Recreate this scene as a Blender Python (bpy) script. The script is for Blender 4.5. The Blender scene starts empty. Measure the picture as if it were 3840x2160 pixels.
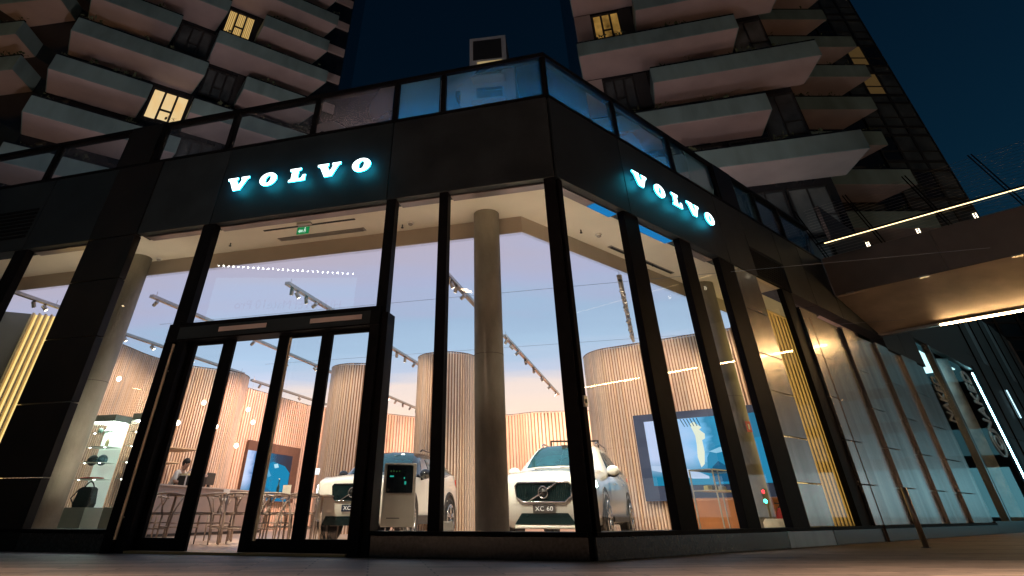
import bpy, bmesh, math, random
from mathutils import Vector, Matrix, Euler
random.seed(7)
scn = bpy.context.scene
COL = scn.collection
V = Vector
R = math.radians

# ------------------------------------------------------------------ materials
MATS = {}
def mat(name, col, rough=.6, metal=0., amt=.12, scale=6., bump=0., bscale=40., spec=.5, emit=None, estr=0., coat=0., stretch=None):
    if name in MATS: return MATS[name]
    m = bpy.data.materials.new(name); m.use_nodes = True
    nt = m.node_tree; N = nt.nodes; b = N['Principled BSDF']
    b.inputs['Roughness'].default_value = rough; b.inputs['Metallic'].default_value = metal
    b.inputs['Specular IOR Level'].default_value = spec
    if coat: b.inputs['Coat Weight'].default_value = coat; b.inputs['Coat Roughness'].default_value = .05
    tc = N.new('ShaderNodeTexCoord'); src = tc.outputs['Object']
    if stretch:
        mp = N.new('ShaderNodeMapping'); mp.inputs['Scale'].default_value = stretch
        nt.links.new(src, mp.inputs['Vector']); src = mp.outputs['Vector']
    nz = N.new('ShaderNodeTexNoise'); nz.inputs['Scale'].default_value = scale; nz.inputs['Detail'].default_value = 6
    nt.links.new(src, nz.inputs['Vector'])
    cr = N.new('ShaderNodeValToRGB')
    cr.color_ramp.elements[0].position = .3; cr.color_ramp.elements[1].position = .7
    cr.color_ramp.elements[0].color = (*[max(0, c*(1-amt)) for c in col], 1)
    cr.color_ramp.elements[1].color = (*[min(1, c*(1+amt)) for c in col], 1)
    nt.links.new(nz.outputs['Fac'], cr.inputs['Fac']); nt.links.new(cr.outputs['Color'], b.inputs['Base Color'])
    if bump:
        n2 = N.new('ShaderNodeTexNoise'); n2.inputs['Scale'].default_value = bscale; n2.inputs['Detail'].default_value = 5
        nt.links.new(src, n2.inputs['Vector'])
        bp = N.new('ShaderNodeBump'); bp.inputs['Strength'].default_value = bump; bp.inputs['Distance'].default_value = .02
        nt.links.new(n2.outputs['Fac'], bp.inputs['Height']); nt.links.new(bp.outputs['Normal'], b.inputs['Normal'])
    if emit:
        b.inputs['Emission Color'].default_value = (*emit, 1); b.inputs['Emission Strength'].default_value = estr
    MATS[name] = m; return m

def emis(name, col, s):
    if name in MATS: return MATS[name]
    m = bpy.data.materials.new(name); m.use_nodes = True; nt = m.node_tree
    nt.nodes.clear()
    o = nt.nodes.new('ShaderNodeOutputMaterial'); e = nt.nodes.new('ShaderNodeEmission')
    e.inputs['Color'].default_value = (*col, 1); e.inputs['Strength'].default_value = s
    nt.links.new(e.outputs[0], o.inputs[0]); MATS[name] = m; return m

def glass(name, tint=(.93, .96, .95), base=.045, ior=1.5, rough=0., frost=0., fcol=(.2, .5, .7)):
    m = bpy.data.materials.new(name); m.use_nodes = True; nt = m.node_tree; N = nt.nodes; N.clear()
    o = N.new('ShaderNodeOutputMaterial'); t = N.new('ShaderNodeBsdfTransparent'); g = N.new('ShaderNodeBsdfGlossy')
    t.inputs[0].default_value = (*tint, 1); g.inputs['Roughness'].default_value = rough
    ge = N.new('ShaderNodeNewGeometry'); dt = N.new('ShaderNodeVectorMath'); dt.operation = 'DOT_PRODUCT'
    nt.links.new(ge.outputs['Incoming'], dt.inputs[0]); nt.links.new(ge.outputs['Normal'], dt.inputs[1])
    ab = N.new('ShaderNodeMath'); ab.operation = 'ABSOLUTE'; nt.links.new(dt.outputs['Value'], ab.inputs[0])
    om = N.new('ShaderNodeMath'); om.operation = 'SUBTRACT'; om.inputs[0].default_value = 1; om.use_clamp = True; nt.links.new(ab.outputs[0], om.inputs[1])
    pw = N.new('ShaderNodeMath'); pw.operation = 'POWER'; pw.inputs[1].default_value = 5; nt.links.new(om.outputs[0], pw.inputs[0])
    ad = N.new('ShaderNodeMath'); ad.operation = 'MULTIPLY_ADD'; ad.use_clamp = True; ad.inputs[1].default_value = 1-base; ad.inputs[2].default_value = base
    nt.links.new(pw.outputs[0], ad.inputs[0])
    mx = N.new('ShaderNodeMixShader'); nt.links.new(ad.outputs[0], mx.inputs[0])
    first = t.outputs[0]
    if frost:
        d = N.new('ShaderNodeBsdfTranslucent'); d.inputs[0].default_value = (*fcol, 1)
        d2 = N.new('ShaderNodeBsdfDiffuse'); d2.inputs[0].default_value = (*fcol, 1)
        m2 = N.new('ShaderNodeMixShader'); m2.inputs[0].default_value = .5
        nt.links.new(d.outputs[0], m2.inputs[1]); nt.links.new(d2.outputs[0], m2.inputs[2])
        tc = N.new('ShaderNodeTexCoord'); nz = N.new('ShaderNodeTexNoise'); nz.inputs['Scale'].default_value = .35
        nz.inputs['Detail'].default_value = 2; nt.links.new(tc.outputs['Object'], nz.inputs['Vector'])
        mu = N.new('ShaderNodeMath'); mu.operation = 'MULTIPLY'; mu.inputs[1].default_value = frost*2
        nt.links.new(nz.outputs['Fac'], mu.inputs[0])
        m3 = N.new('ShaderNodeMixShader'); nt.links.new(mu.outputs[0], m3.inputs[0])
        nt.links.new(t.outputs[0], m3.inputs[1]); nt.links.new(m2.outputs[0], m3.inputs[2]); first = m3.outputs[0]
    nt.links.new(first, mx.inputs[1]); nt.links.new(g.outputs[0], mx.inputs[2]); nt.links.new(mx.outputs[0], o.inputs[0])
    MATS[name] = m; return m

# ------------------------------------------------------------------ mesh builder
class MB:
    def __init__(s): s.v = []; s.f = []; s.mi = []; s.M = None
    def add(s, vs, fs, mi=0):
        b = len(s.v)
        for p in vs:
            p = V(p); s.v.append(s.M @ p if s.M else p)
        for f in fs: s.f.append([b+i for i in f]); s.mi.append(mi)
        return s
    def para(s, P, a, b, c, mi=0):
        P, a, b, c = V(P), V(a), V(b), V(c)
        vs = [P, P+a, P+a+b, P+b, P+c, P+a+c, P+a+b+c, P+b+c]
        fs = [(0, 3, 2, 1), (4, 5, 6, 7), (0, 1, 5, 4), (1, 2, 6, 5), (2, 3, 7, 6), (3, 0, 4, 7)]
        if a.cross(b).dot(c) < 0: fs = [f[::-1] for f in fs]
        return s.add(vs, fs, mi)
    def box(s, c, d, mi=0):
        c = V(c); return s.para(c-V(d)/2, (d[0], 0, 0), (0, d[1], 0), (0, 0, d[2]), mi)
    def prism(s, pts, ext, mi=0):
        n = len(pts); e = V(ext); pts = [V(p) for p in pts]
        nor = V((0, 0, 0))
        for i in range(n): nor += pts[i].cross(pts[(i+1) % n])
        if nor.dot(e) > 0: pts = pts[::-1]
        s.add(pts+[p+e for p in pts], [list(range(n)), list(range(2*n-1, n-1, -1))]+[(i, i+n, (i+1) % n+n, (i+1) % n) for i in range(n)], mi)
        return s
    def tube(s, pts, r, n=8, mi=0):
        pts = [V(p) for p in pts]; k = len(pts); rs = r if isinstance(r, (list, tuple)) else [r]*k
        ref = None; vs = []
        for i in range(k):
            t = (pts[min(i+1, k-1)]-pts[max(i-1, 0)]).normalized()
            if ref is None: ref = V((0, 0, 1)) if abs(t.z) < .9 else V((1, 0, 0))
            a = (ref-t*ref.dot(t)).normalized(); b = t.cross(a); ref = a
            for j in range(n):
                q = 2*math.pi*j/n; vs.append(pts[i]+(a*math.cos(q)+b*math.sin(q))*rs[i])
        fs = [(i*n+j, i*n+(j+1) % n, (i+1)*n+(j+1) % n, (i+1)*n+j) for i in range(k-1) for j in range(n)]
        fs += [list(range(n-1, -1, -1)), list(range((k-1)*n, k*n))]
        return s.add(vs, fs, mi)
    def cyl(s, a, b, r, r2=None, n=24, mi=0): return s.tube([a, b], [r, r if r2 is None else r2], n, mi)
    def ball(s, c, r, n=12, m=8, mi=0, sc=(1, 1, 1)):
        c = V(c); vs = [c+V((0, 0, r*sc[2]))]
        for i in range(1, m):
            a = math.pi*i/m
            for j in range(n):
                q = 2*math.pi*j/n
                vs.append(c+V((r*sc[0]*math.sin(a)*math.cos(q), r*sc[1]*math.sin(a)*math.sin(q), r*sc[2]*math.cos(a))))
        vs.append(c-V((0, 0, r*sc[2]))); L = len(vs)-1
        fs = [(0, 1+j, 1+(j+1) % n) for j in range(n)]
        for i in range(m-2):
            for j in range(n): fs.append((1+i*n+j, 1+(i+1)*n+j, 1+(i+1)*n+(j+1) % n, 1+i*n+(j+1) % n))
        fs += [(L, 1+(m-2)*n+(j+1) % n, 1+(m-2)*n+j) for j in range(n)]
        return s.add(vs, fs, mi)
    def ring(s, c, ax, r, t, n=24, mi=0):
        ax = V(ax).normalized(); a = ax.orthogonal().normalized(); b = ax.cross(a)
        pts = [V(c)+(a*math.cos(2*math.pi*i/n)+b*math.sin(2*math.pi*i/n))*r for i in range(n+1)]
        return s.tube(pts, t, 6, mi)
    def quad(s, a, b, c, d, mi=0): return s.add([a, b, c, d], [(0, 1, 2, 3)], mi)
    def build(s, name, mats, parent=None, smooth=False, bevel=0.):
        me = bpy.data.meshes.new(name)
        me.from_pydata([tuple(p) for p in s.v], [], s.f); me.update()
        for m in (mats if isinstance(mats, (list, tuple)) else [mats]): me.materials.append(m)
        for p, i in zip(me.polygons, s.mi): p.material_index = i
        if bevel:
            bm = bmesh.new(); bm.from_mesh(me)
            bmesh.ops.bevel(bm, geom=[e for e in bm.edges], offset=bevel, segments=2, affect='EDGES', clamp_overlap=True, profile=.5)
            bm.to_mesh(me); bm.free()
        if smooth:
            for p in me.polygons: p.use_smooth = True
        return link(name, me, parent)

def link(name, me, parent=None):
    o = bpy.data.objects.new(name, me); COL.objects.link(o)
    if parent:
        o.parent = parent
        if parent.type == 'EMPTY' and parent.get('worldbuilt'): o.location = -parent.location
    return o
def tag(o, label=None, cat=None, group=None, kind=None):
    if label: o['label'] = label
    if cat: o['category'] = cat
    if group: o['group'] = group
    if kind: o['kind'] = kind
    return o
def thing(name, label, cat, loc=(0, 0, 0), rz=0., group=None, world=False):
    """Empty at the base of a thing.  world=True: its parts are written in world coordinates."""
    o = bpy.data.objects.new(name, None); COL.objects.link(o); o.empty_display_size = .2
    o.location = loc; o.rotation_euler = (0, 0, rz)
    if world: o['worldbuilt'] = 1
    return tag(o, label, cat, group)
def clone(o, loc=None, rz=None, label=None, parent=None):
    c = o.copy(); COL.objects.link(c)
    if parent: c.parent = parent
    if loc is not None: c.location = loc
    if rz is not None: c.rotation_euler = (0, 0, rz)
    if label: c['label'] = label
    for ch in list(o.children): clone(ch, parent=c)
    return c
def struct(o): o['kind'] = 'structure'; return o
def text_mesh(txt, size, depth=.005, bold=0., M=None, spacing=1.):
    cu = bpy.data.curves.new('text', 'FONT'); cu.body = txt; cu.size = size; cu.extrude = depth; cu.offset = bold
    cu.align_x = 'CENTER'; cu.align_y = 'CENTER'; cu.space_character = spacing
    o = bpy.data.objects.new('text', cu); COL.objects.link(o)
    bpy.context.view_layer.update()
    me = bpy.data.meshes.new_from_object(o.evaluated_get(bpy.context.evaluated_depsgraph_get()))
    bpy.data.objects.remove(o); bpy.data.curves.remove(cu)
    if M: me.transform(M)
    return me
def catmull(P, k):
    out = []; n = len(P)
    for i in range(n-1):
        p0, p1, p2, p3 = P[max(i-1, 0)], P[i], P[i+1], P[min(i+2, n-1)]
        for j in range(k):
            t = j/k
            out.append(.5*((2*p1)+(p2-p0)*t+(2*p0-5*p1+4*p2-p3)*t*t+(3*p1-p0-3*p2+p3)*t**3))
    out.append(P[-1]); return out

# ------------------------------------------------------------------ facade frames
class Frame:
    """s along the wall, o outwards, z up"""
    def __init__(s, P, d, out): s.P, s.d, s.o = V(P), V(d).normalized(), V(out).normalized()
    def p(s, u, o, z): return s.P+s.d*u+s.o*o+V((0, 0, z))
    def box(s, mb, u0, u1, o0, o1, z0, z1, mi=0):
        return mb.para(s.p(u0, o0, z0), s.d*(u1-u0), s.o*(o1-o0), V((0, 0, z1-z0)), mi)
C0 = V((1.427, 8.226, 0))
L = Frame(C0, (-.96045, .27845, 0), (-.27845, -.96045, 0))
Rf = Frame(C0, (.74513, .66692, 0), (.66692, -.74513, 0))
NL = -L.o                     # into the showroom, square to the left front
YAW = -math.atan2(NL.x, NL.y)  # turns local +y to NL

M_black = mat('black_cladding', (.011, .017, .023), .55, .0, .35, 1.2, .02, 3, spec=.3)
M_blackm = mat('black_mullion_paint', (.005, .005, .0065), .5, .0, .3, 5, spec=.05)
M_brown = mat('dark_brown_cladding', (.008, .0065, .006), .45, .0, .35, 1.5, .02, 4, spec=.2)
M_steel = mat('brushed_steel_cladding', (.46, .44, .42), .27, 1., .26, 2.2, .08, 9, stretch=(1, 1, .05), coat=.3)
M_steeld = mat('brushed_steel_plinth', (.22, .22, .23), .33, .8, .16, 4, .03, 60, stretch=(1, 1, .1))
M_plinth = mat('granite_plinth', (.028, .028, .030), .25, 0, .5, 30)
M_glass = glass('shop_glass', (.94, .96, .955), .045)
M_cream = mat('cream_plaster', (.80, .74, .62), .8, 0, .05, 1.5)
M_bulk = mat('grey_beige_plaster', (.42, .38, .32), .85, 0, .06, 1.5)
M_conc = mat('fair_faced_concrete', (.30, .285, .245), .75, 0, .38, 2.2, .25, 30, stretch=(1, 1, .45))
M_wood = [mat('ash_slats', (.72, .57, .46), .5, 0, .14, 9, 0, stretch=(6, 6, .4)), mat('ash_slats_warm', (.70, .53, .39), .5, 0, .16, 9, 0, stretch=(6, 6, .4)), mat('ash_slats_grey', (.62, .51, .43), .5, 0, .16, 9, 0, stretch=(6, 6, .4))]
M_woodback = mat('slat_backing', (.27, .155, .095), .8, 0, .15, 4)
M_brass = mat('brass_fins', (.85, .68, .38), .45, .0, .1, 4)
M_chrome = mat('chrome', (.75, .75, .76), .12, 1, .03, 5)
M_alu = mat('grey_aluminium', (.42, .40, .37), .35, .8, .08, 10)
M_dark = mat('matt_black', (.012, .012, .012), .6, 0, .2, 10)
M_white = mat('white_lacquer', (.78, .77, .73), .35, 0, .03, 5)
M_greyl = mat('grey_lacquer', (.30, .28, .26), .4, 0, .05, 5)

# ------------------------------------------------------------------ ground
def ground():
    m = bpy.data.materials.new('stone_paving'); m.use_nodes = True; nt = m.node_tree; N = nt.nodes; b = N['Principled BSDF']
    tc = N.new('ShaderNodeTexCoord'); mp = N.new('ShaderNodeMapping'); mp.inputs['Rotation'].default_value = (0, 0, R(-8))
    nt.links.new(tc.outputs['Object'], mp.inputs['Vector'])
    br = N.new('ShaderNodeTexBrick'); br.inputs['Scale'].default_value = 1; br.inputs['Brick Width'].default_value = 1.2
    br.inputs['Row Height'].default_value = .18; br.inputs['Mortar Size'].default_value = .010; br.inputs['Mortar Smooth'].default_value = .3
    br.inputs['Color1'].default_value = (.25, .21, .18, 1); br.inputs['Color2'].default_value = (.13, .11, .098, 1); br.inputs['Mortar'].default_value = (.03, .026, .024, 1)
    nt.links.new(mp.outputs['Vector'], br.inputs['Vector'])
    nz = N.new('ShaderNodeTexNoise'); nz.inputs['Scale'].default_value = 2.5; nz.inputs['Detail'].default_value = 8
    m2 = N.new('ShaderNodeMapping'); m2.inputs['Scale'].default_value = (.5, 3, 1); m2.inputs['Rotation'].default_value = (0, 0, R(-8))
    nt.links.new(tc.outputs['Object'], m2.inputs['Vector']); nt.links.new(m2.outputs['Vector'], nz.inputs['Vector'])
    mx = N.new('ShaderNodeMix'); mx.data_type = 'RGBA'; mx.blend_type = 'MULTIPLY'; mx.inputs[0].default_value = .75
    cr = N.new('ShaderNodeValToRGB'); cr.color_ramp.elements[0].position = .25; cr.color_ramp.elements[0].color = (.45, .43, .42, 1); cr.color_ramp.elements[1].color = (1.2, 1.15, 1.1, 1); cr.color_ramp.elements[1].position = .75
    nt.links.new(nz.outputs['Fac'], cr.inputs['Fac']); nt.links.new(br.outputs['Color'], mx.inputs[6]); nt.links.new(cr.outputs['Color'], mx.inputs[7])
    nt.links.new(mx.outputs[2], b.inputs['Base Color']); b.inputs['Roughness'].default_value = .62
    bp = N.new('ShaderNodeBump'); bp.inputs['Strength'].default_value = .35; bp.inputs['Distance'].default_value = .01
    n3 = N.new('ShaderNodeTexNoise'); n3.inputs['Scale'].default_value = 30; n3.inputs['Detail'].default_value = 6; nt.links.new(tc.outputs['Object'], n3.inputs['Vector'])
    nt.links.new(n3.outputs['Fac'], bp.inputs['Height']); nt.links.new(bp.outputs['Normal'], b.inputs['Normal'])
    mb = MB(); mb.quad((-600, -600, 0), (600, -600, 0), (600, 600, 0), (-600, 600, 0))
    struct(mb.build('ground', m))
ground()

# ------------------------------------------------------------------ showroom building (one thing with its parts)
B = thing('showroom_building', 'low black-clad glass corner showroom with lit interior below two towers', 'building', C0, world=True)
ZS, ZG, ZF, ZR = .26, 4.93, 6.62, 7.72
def part(name, m, fn, parent=B, smooth=False, bevel=0., label=None):
    mb = MB(); fn(mb); o = mb.build(name, m, parent, smooth, bevel)
    if label: o['label'] = label
    return o
# mullions
def mull(F, u0, u1, o0=-.13, o1=.04, z0=0., z1=ZG): part('mullion', M_blackm, lambda mb: (F.box(mb, u0, u1, o0, o1, z0, z1)), bevel=.006)
for u0, u1 in ((1.87, 2.03), (2.85, 3.03), (6.60, 6.88), (11.25, 11.6), (13.6, 13.95)): mull(L, u0, u1, z0=ZS if u0 < 2.5 else 0)
mull(L, -.0, .19, -.16, .03, 0); 
for u0, u1 in ((1.87, 2.33), (3.77, 4.2)): mull(Rf, u0, u1, -.11, .03, ZS-.02)
mull(Rf, .05, .14, -.11, .03, ZS-.02)
mull(Rf, 5.35, 6.02, -.11, .03, ZS-.02)
mull(Rf, 8.5, 9.05, -.11, .02, ZS)
# glass panes
def pane(F, u0, u1, z0, z1, o=-.09): 
    mb = MB(); mb.quad(F.p(u0, o, z0), F.p(u1, o, z0), F.p(u1, o, z1), F.p(u0, o, z1)); mb.build('glass_pane', M_glass, B)
for u0, u1 in ((.19, 1.87), (2.03, 2.85), (6.88, 8.45), (9.65, 11.25), (11.6, 13.6)): pane(L, u0, u1, ZS, ZG)
pane(L, 3.03, 6.60, 3.04, ZG); part('mullion', M_blackm, lambda mb: L.box(mb, 2.79, 2.899, -.2, .08, 0, 2.96), bevel=.006)
for u0, u1 in ((.14, 1.87), (2.33, 3.77), (4.2, 5.35), (7.13, 8.5)): pane(Rf, u0, u1, ZS, ZG)
# plinth and sills
for F, u0, u1 in ((L, .05, 2.785), (L, 6.86, 15.2), (Rf, .0, 5.0), (Rf, 5.02, 6.9), (Rf, 6.92, 19.4)):
    part('plinth', M_steeld if u0 > 5 and F is Rf and u0 < 6.9 else M_plinth, lambda mb: F.box(mb, u0, u1, -.3, .05, 0, ZS-.045), bevel=.004)
    part('sill', M_blackm, lambda mb: F.box(mb, u0, u1, -.3, .075, ZS-.04, ZS))
# wide clad pillars
def clad(F, u0, u1, zs, m, o1=.05, o0=-.35):
    for z0, z1 in zip(zs[:-1], zs[1:]): part('wall_panel', m, lambda mb: F.box(mb, u0+.012, u1-.012, o0, o1, z0+.008, z1-.008), bevel=.006)
clad(L, 8.45, 9.65, (0, .9, 1.95, 3.0, 4.05, ZG, ZF), M_brown, .06, -.1)
clad(L, 13.95, 15.2, (0, 1.6, 3.2, ZG, ZF), M_brown, .06)
# fascia
M_blacks = [M_black, mat('black_cladding_two', (.014, .019, .025), .48, .0, .4, 1.5, .02, 3, spec=.3), mat('black_cladding_three', (.009, .014, .020), .52, .0, .35, 1.1, .03, 2, spec=.3)]
def fascia(F, cuts, z0, z1, m=None, o1=.05):
    for a, b in zip(cuts[:-1], cuts[1:]):
        part('fascia_panel', m or random.choice(M_blacks), lambda mb: F.box(mb, a+.009, b-.009, -.3, o1, z0+.009, z1-.009), bevel=.005)
fascia(L, (.0, 3.03, 6.74), ZG, ZF); fascia(L, (6.74, 8.45), ZG, ZF); fascia(L, (9.65, 11.4, 13.3, 15.2), ZG, ZF)
fascia(Rf, (.0, 2.1, 5.9, 7.2), ZG, ZF); fascia(Rf, (7.2, 9.05), ZG+.75, ZF); fascia(Rf, (9.05, 10.6, 12.44), ZG, ZF); fascia(Rf, (12.44, 15.6), ZG, 5.57)
fascia(Rf, (15.6, 17.6, 19.6), 4.6, ZF)
def louv(mb):
    for i in range(11): Rf.box(mb, 7.25, 9.0, -.06, .03, ZG+.05+i*.062, ZG+.085+i*.062)
part('louver', M_blackm, louv)
def louv2(mb):
    for i in range(8): L.box(mb, 11.5, 13.2, .05, .075, ZG+.3+i*.09, ZG+.345+i*.09)
part('louver', M_blackm, louv2)
# lit head reveal above the glass
M_reveal = mat('head_reveal', (.22, .19, .20), .3, .6, .2, 2)
for F, u0, u1 in ((L, .19, 1.87), (L, 2.03, 2.85), (L, 3.03, 6.64), (L, 6.86, 8.33), (L, 9.65, 11.25), (Rf, .14, 1.87), (Rf, 2.33, 3.77), (Rf, 4.2, 5.35)):
    part('head_reveal', M_reveal, lambda mb: F.box(mb, u0, u1, -.3, -.11, ZG-.02, ZG+.0))
M_rb = emis('blue_screen_reflection', (.02, .30, .75), .7)  # reflection of the blue screens, put into the reveal as emission
for u0, u1 in ((1.2, 1.86), (2.34, 3.76)): part('head_reflection', M_rb, lambda mb: Rf.box(mb, u0, u1, -.29, -.115, ZG-.03, ZG-.021), label='blue screen reflection painted as a glow above the pane')
# right hand wall: brushed panels, fins window
clad(Rf, 6.02, 7.13, (ZS, .9, 1.63, 2.40, 3.10, 4.0, ZG), M_steel, .03, -.12)
for i, (u0, u1) in enumerate(((9.05, 10.1), (10.1, 11.75), (11.75, 12.75), (12.75, 14.4), (14.4, 15.45), (15.45, 16.7), (16.7, 18.3), (18.3, 19.4))):
    zs = (ZS, .95, 1.75, 2.6, 3.5, 4.6) if i % 2 == 0 else (ZS, 4.6)
    clad(Rf, u0, u1, zs, M_steel, .09 if i % 2 == 0 else .0, -.16)
def fins(mb):
    for i in range(13):
        u = 7.3+i*.2; Rf.box(mb, u, u+.08, -.30, -.23, ZS, 4.3)
M_goldlit = emis('gold_backlight', (1., .70, .25), 1.3)
part('brass_fin_screen', M_brass, fins)
part('backlit_panel', M_goldlit, lambda mb: Rf.box(mb, 7.15, 10.2, -.46, -.44, ZS, 4.28))
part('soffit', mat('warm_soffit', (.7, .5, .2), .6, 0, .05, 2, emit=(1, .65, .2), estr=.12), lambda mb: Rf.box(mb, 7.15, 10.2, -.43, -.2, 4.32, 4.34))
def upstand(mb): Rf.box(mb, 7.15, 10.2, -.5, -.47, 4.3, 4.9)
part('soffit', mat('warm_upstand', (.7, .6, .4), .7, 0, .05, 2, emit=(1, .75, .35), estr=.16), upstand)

# balustrade
M_bal = glass('balustrade_glass', (.62, .80, .90), .05, frost=.36, fcol=(.26, .60, .78))
M_balw = glass('balustrade_glass_plain', (.74, .82, .88), .05, frost=.12, fcol=(.5, .6, .75))
BAL = thing('glass_balustrade', 'frameless blue glass terrace balustrade with black posts above the fascia', 'balustrade', L.p(0, 0, ZF), world=True)
M_balr = glass('balustrade_glass_warm', (.70, .76, .84), .05, frost=.24, fcol=(.55, .60, .72))
def bal(F, us, solid=()):
    for i, (a, b) in enumerate(zip(us[:-1], us[1:])):
        if i in solid:
            part('solid_panel', M_brown, lambda mb: F.box(mb, a+.06, b, -.06, .06, ZF+.06, ZR-.005), BAL); continue
        mb = MB(); mb.quad(F.p(a+.1, -.03, ZF+.06), F.p(b-.04, -.03, ZF+.06), F.p(b-.04, -.03, ZR-.1), F.p(a+.1, -.03, ZR-.1))
        mb.build('glass_panel', M_balr if (F is L and i == 2) else M_bal if (F is Rf and i < 5) or (F is L and i in (0, 1)) else M_balw, BAL)
    for u in us[:-1]:
        if u > .1: part('post', M_blackm, lambda mb: F.box(mb, u-.05, u+.05, -.1, .035, ZF+.05, ZR-.1), BAL)
    part('handrail', M_blackm, lambda mb: F.box(mb, us[0]-.04, us[-1], -.14, .05, ZR-.1, ZR), BAL, bevel=.01)
    part('shoe_rail', M_blackm, lambda mb: F.box(mb, us[0]-.04, us[-1], -.1, .055, ZF, ZF+.06), BAL)
bal(L, (0, 2.03, 3.04, 4.88, 6.92, 8.82, 9.75, 11.9, 14, 16), (5,))
bal(Rf, (0, 2.21, 4.37, 6.39, 7.39, 8.66, 10.17, 12.4), (3,))
part('post', M_blackm, lambda mb: mb.cyl(C0+V((0, .03, ZF)), C0+V((0, .03, ZR-.02)), .06, n=12), BAL)
# terrace
mb = MB(); mb.prism([L.p(16, -.3, 6.5), L.p(0, -.3, 6.5), Rf.p(0.2, -.3, 6.5), Rf.p(20, -.3, 6.5), Rf.p(20, -30, 6.5), L.p(16, -26, 6.5)], (0, 0, .1))
struct(mb.build('terrace', mat('terrace_deck', (.10, .10, .10), .8, 0, .2, 3)))
def ledstrip(name, F, u0, u1, col, s, label):
    mb = MB(); F.box(mb, u0, u1, -.42, -.38, ZF+.02, ZF+.05)
    tag(mb.build(name, emis('led_'+name+str(u0), col, s)), label, 'led strip')
ledstrip('terrace_light_strip', L, .05, 3.0, (.06, .5, 1.), 24., 'blue glowing strip at the foot of the balustrade left of the corner')
ledstrip('terrace_light_strip', Rf, .2, 4.3, (.06, .5, 1.), 22., 'blue glowing strip at the foot of the balustrade right of the corner')
ledstrip('terrace_light_strip', L, 3.2, 4.8, (1., .66, .52), 9., 'warm glowing strip at the foot of the third balustrade pane')

# entrance portal
E_ = part('entrance_portal', M_blackm, lambda mb: (L.box(mb, 2.90, 3.05, -.2, .14, 0, 2.765), L.box(mb, 6.42, 6.54, -.2, .14, 0, 2.765), L.box(mb, 6.545, 6.62, -.2, .10, 0, 2.765), L.box(mb, 6.66, 6.84, -.2, .14, 0, 2.765), L.box(mb, 2.90, 6.84, -.2, .14, 2.767, 3.05)), bevel=.008)
def sub(name, m, fn, parent=E_, **k):
    mb = MB(); fn(mb); return mb.build(name, m, parent, **k)
sub('header_panel', M_black, lambda mb: L.box(mb, 3.06, 6.6, .142, .15, 2.79, 2.98))
M_hd = mat('header_light_panel', (.5, .42, .42), .4, 0, .05, 4)
for a_ in (4.9, 3.2): sub('header_light', M_hd, lambda mb: L.box(mb, a_, a_+.9, .152, .16, 2.86, 2.93))
def leaf(u0, u1, o, fa=.09, fb=.09):
    def fr(mb):
        L.box(mb, u0, u0+fa, o-.03, o+.03, .02, 2.764); L.box(mb, u1-fb, u1, o-.03, o+.03, .02, 2.764)
        L.box(mb, u0+fa, u1-fb, o-.028, o+.028, .02, .17); L.box(mb, u0+fa, u1-fb, o-.028, o+.028, 2.715, 2.764)
    sub('door_leaf', M_blackm, fr, bevel=.005)
    mb = MB(); mb.quad(L.p(u0+fa, o, .17), L.p(u1-fb, o, .17), L.p(u1-fb, o, 2.715), L.p(u0+fa, o, 2.715)); mb.build('door_glass', M_glass, E_)
leaf(5.57, 6.42, -.06, .22, .08); leaf(3.86, 4.74, -.06, .10, .18); leaf(3.06, 3.855, -.055, .08, .09)
M_pull = mat('bronze_pull', (.62, .52, .38), .35, .4, .1, 10)
sub('trim_strip', M_chrome, lambda mb: L.box(mb, 6.625, 6.65, -.1, .09, .02, 2.71))
for u in (4.48, 6.585):
    sub('pull_handle', M_pull, lambda mb: (mb.cyl(L.p(u, .02 if u < 5 else .19, .15), L.p(u, .02 if u < 5 else .19, 2.7), .022, n=10), mb.cyl(L.p(u, -.03 if u < 5 else .14, .4), L.p(u, .02 if u < 5 else .19, .4), .012, n=8), mb.cyl(L.p(u, -.03 if u < 5 else .14, 2.3), L.p(u, .02 if u < 5 else .19, 2.3), .012, n=8)))
sub('threshold', mat('brass_threshold', (.45, .30, .14), .4, .7, .1, 10), lambda mb: L.box(mb, 3.06, 6.41, -.35, .16, 0.004, .03))

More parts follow.
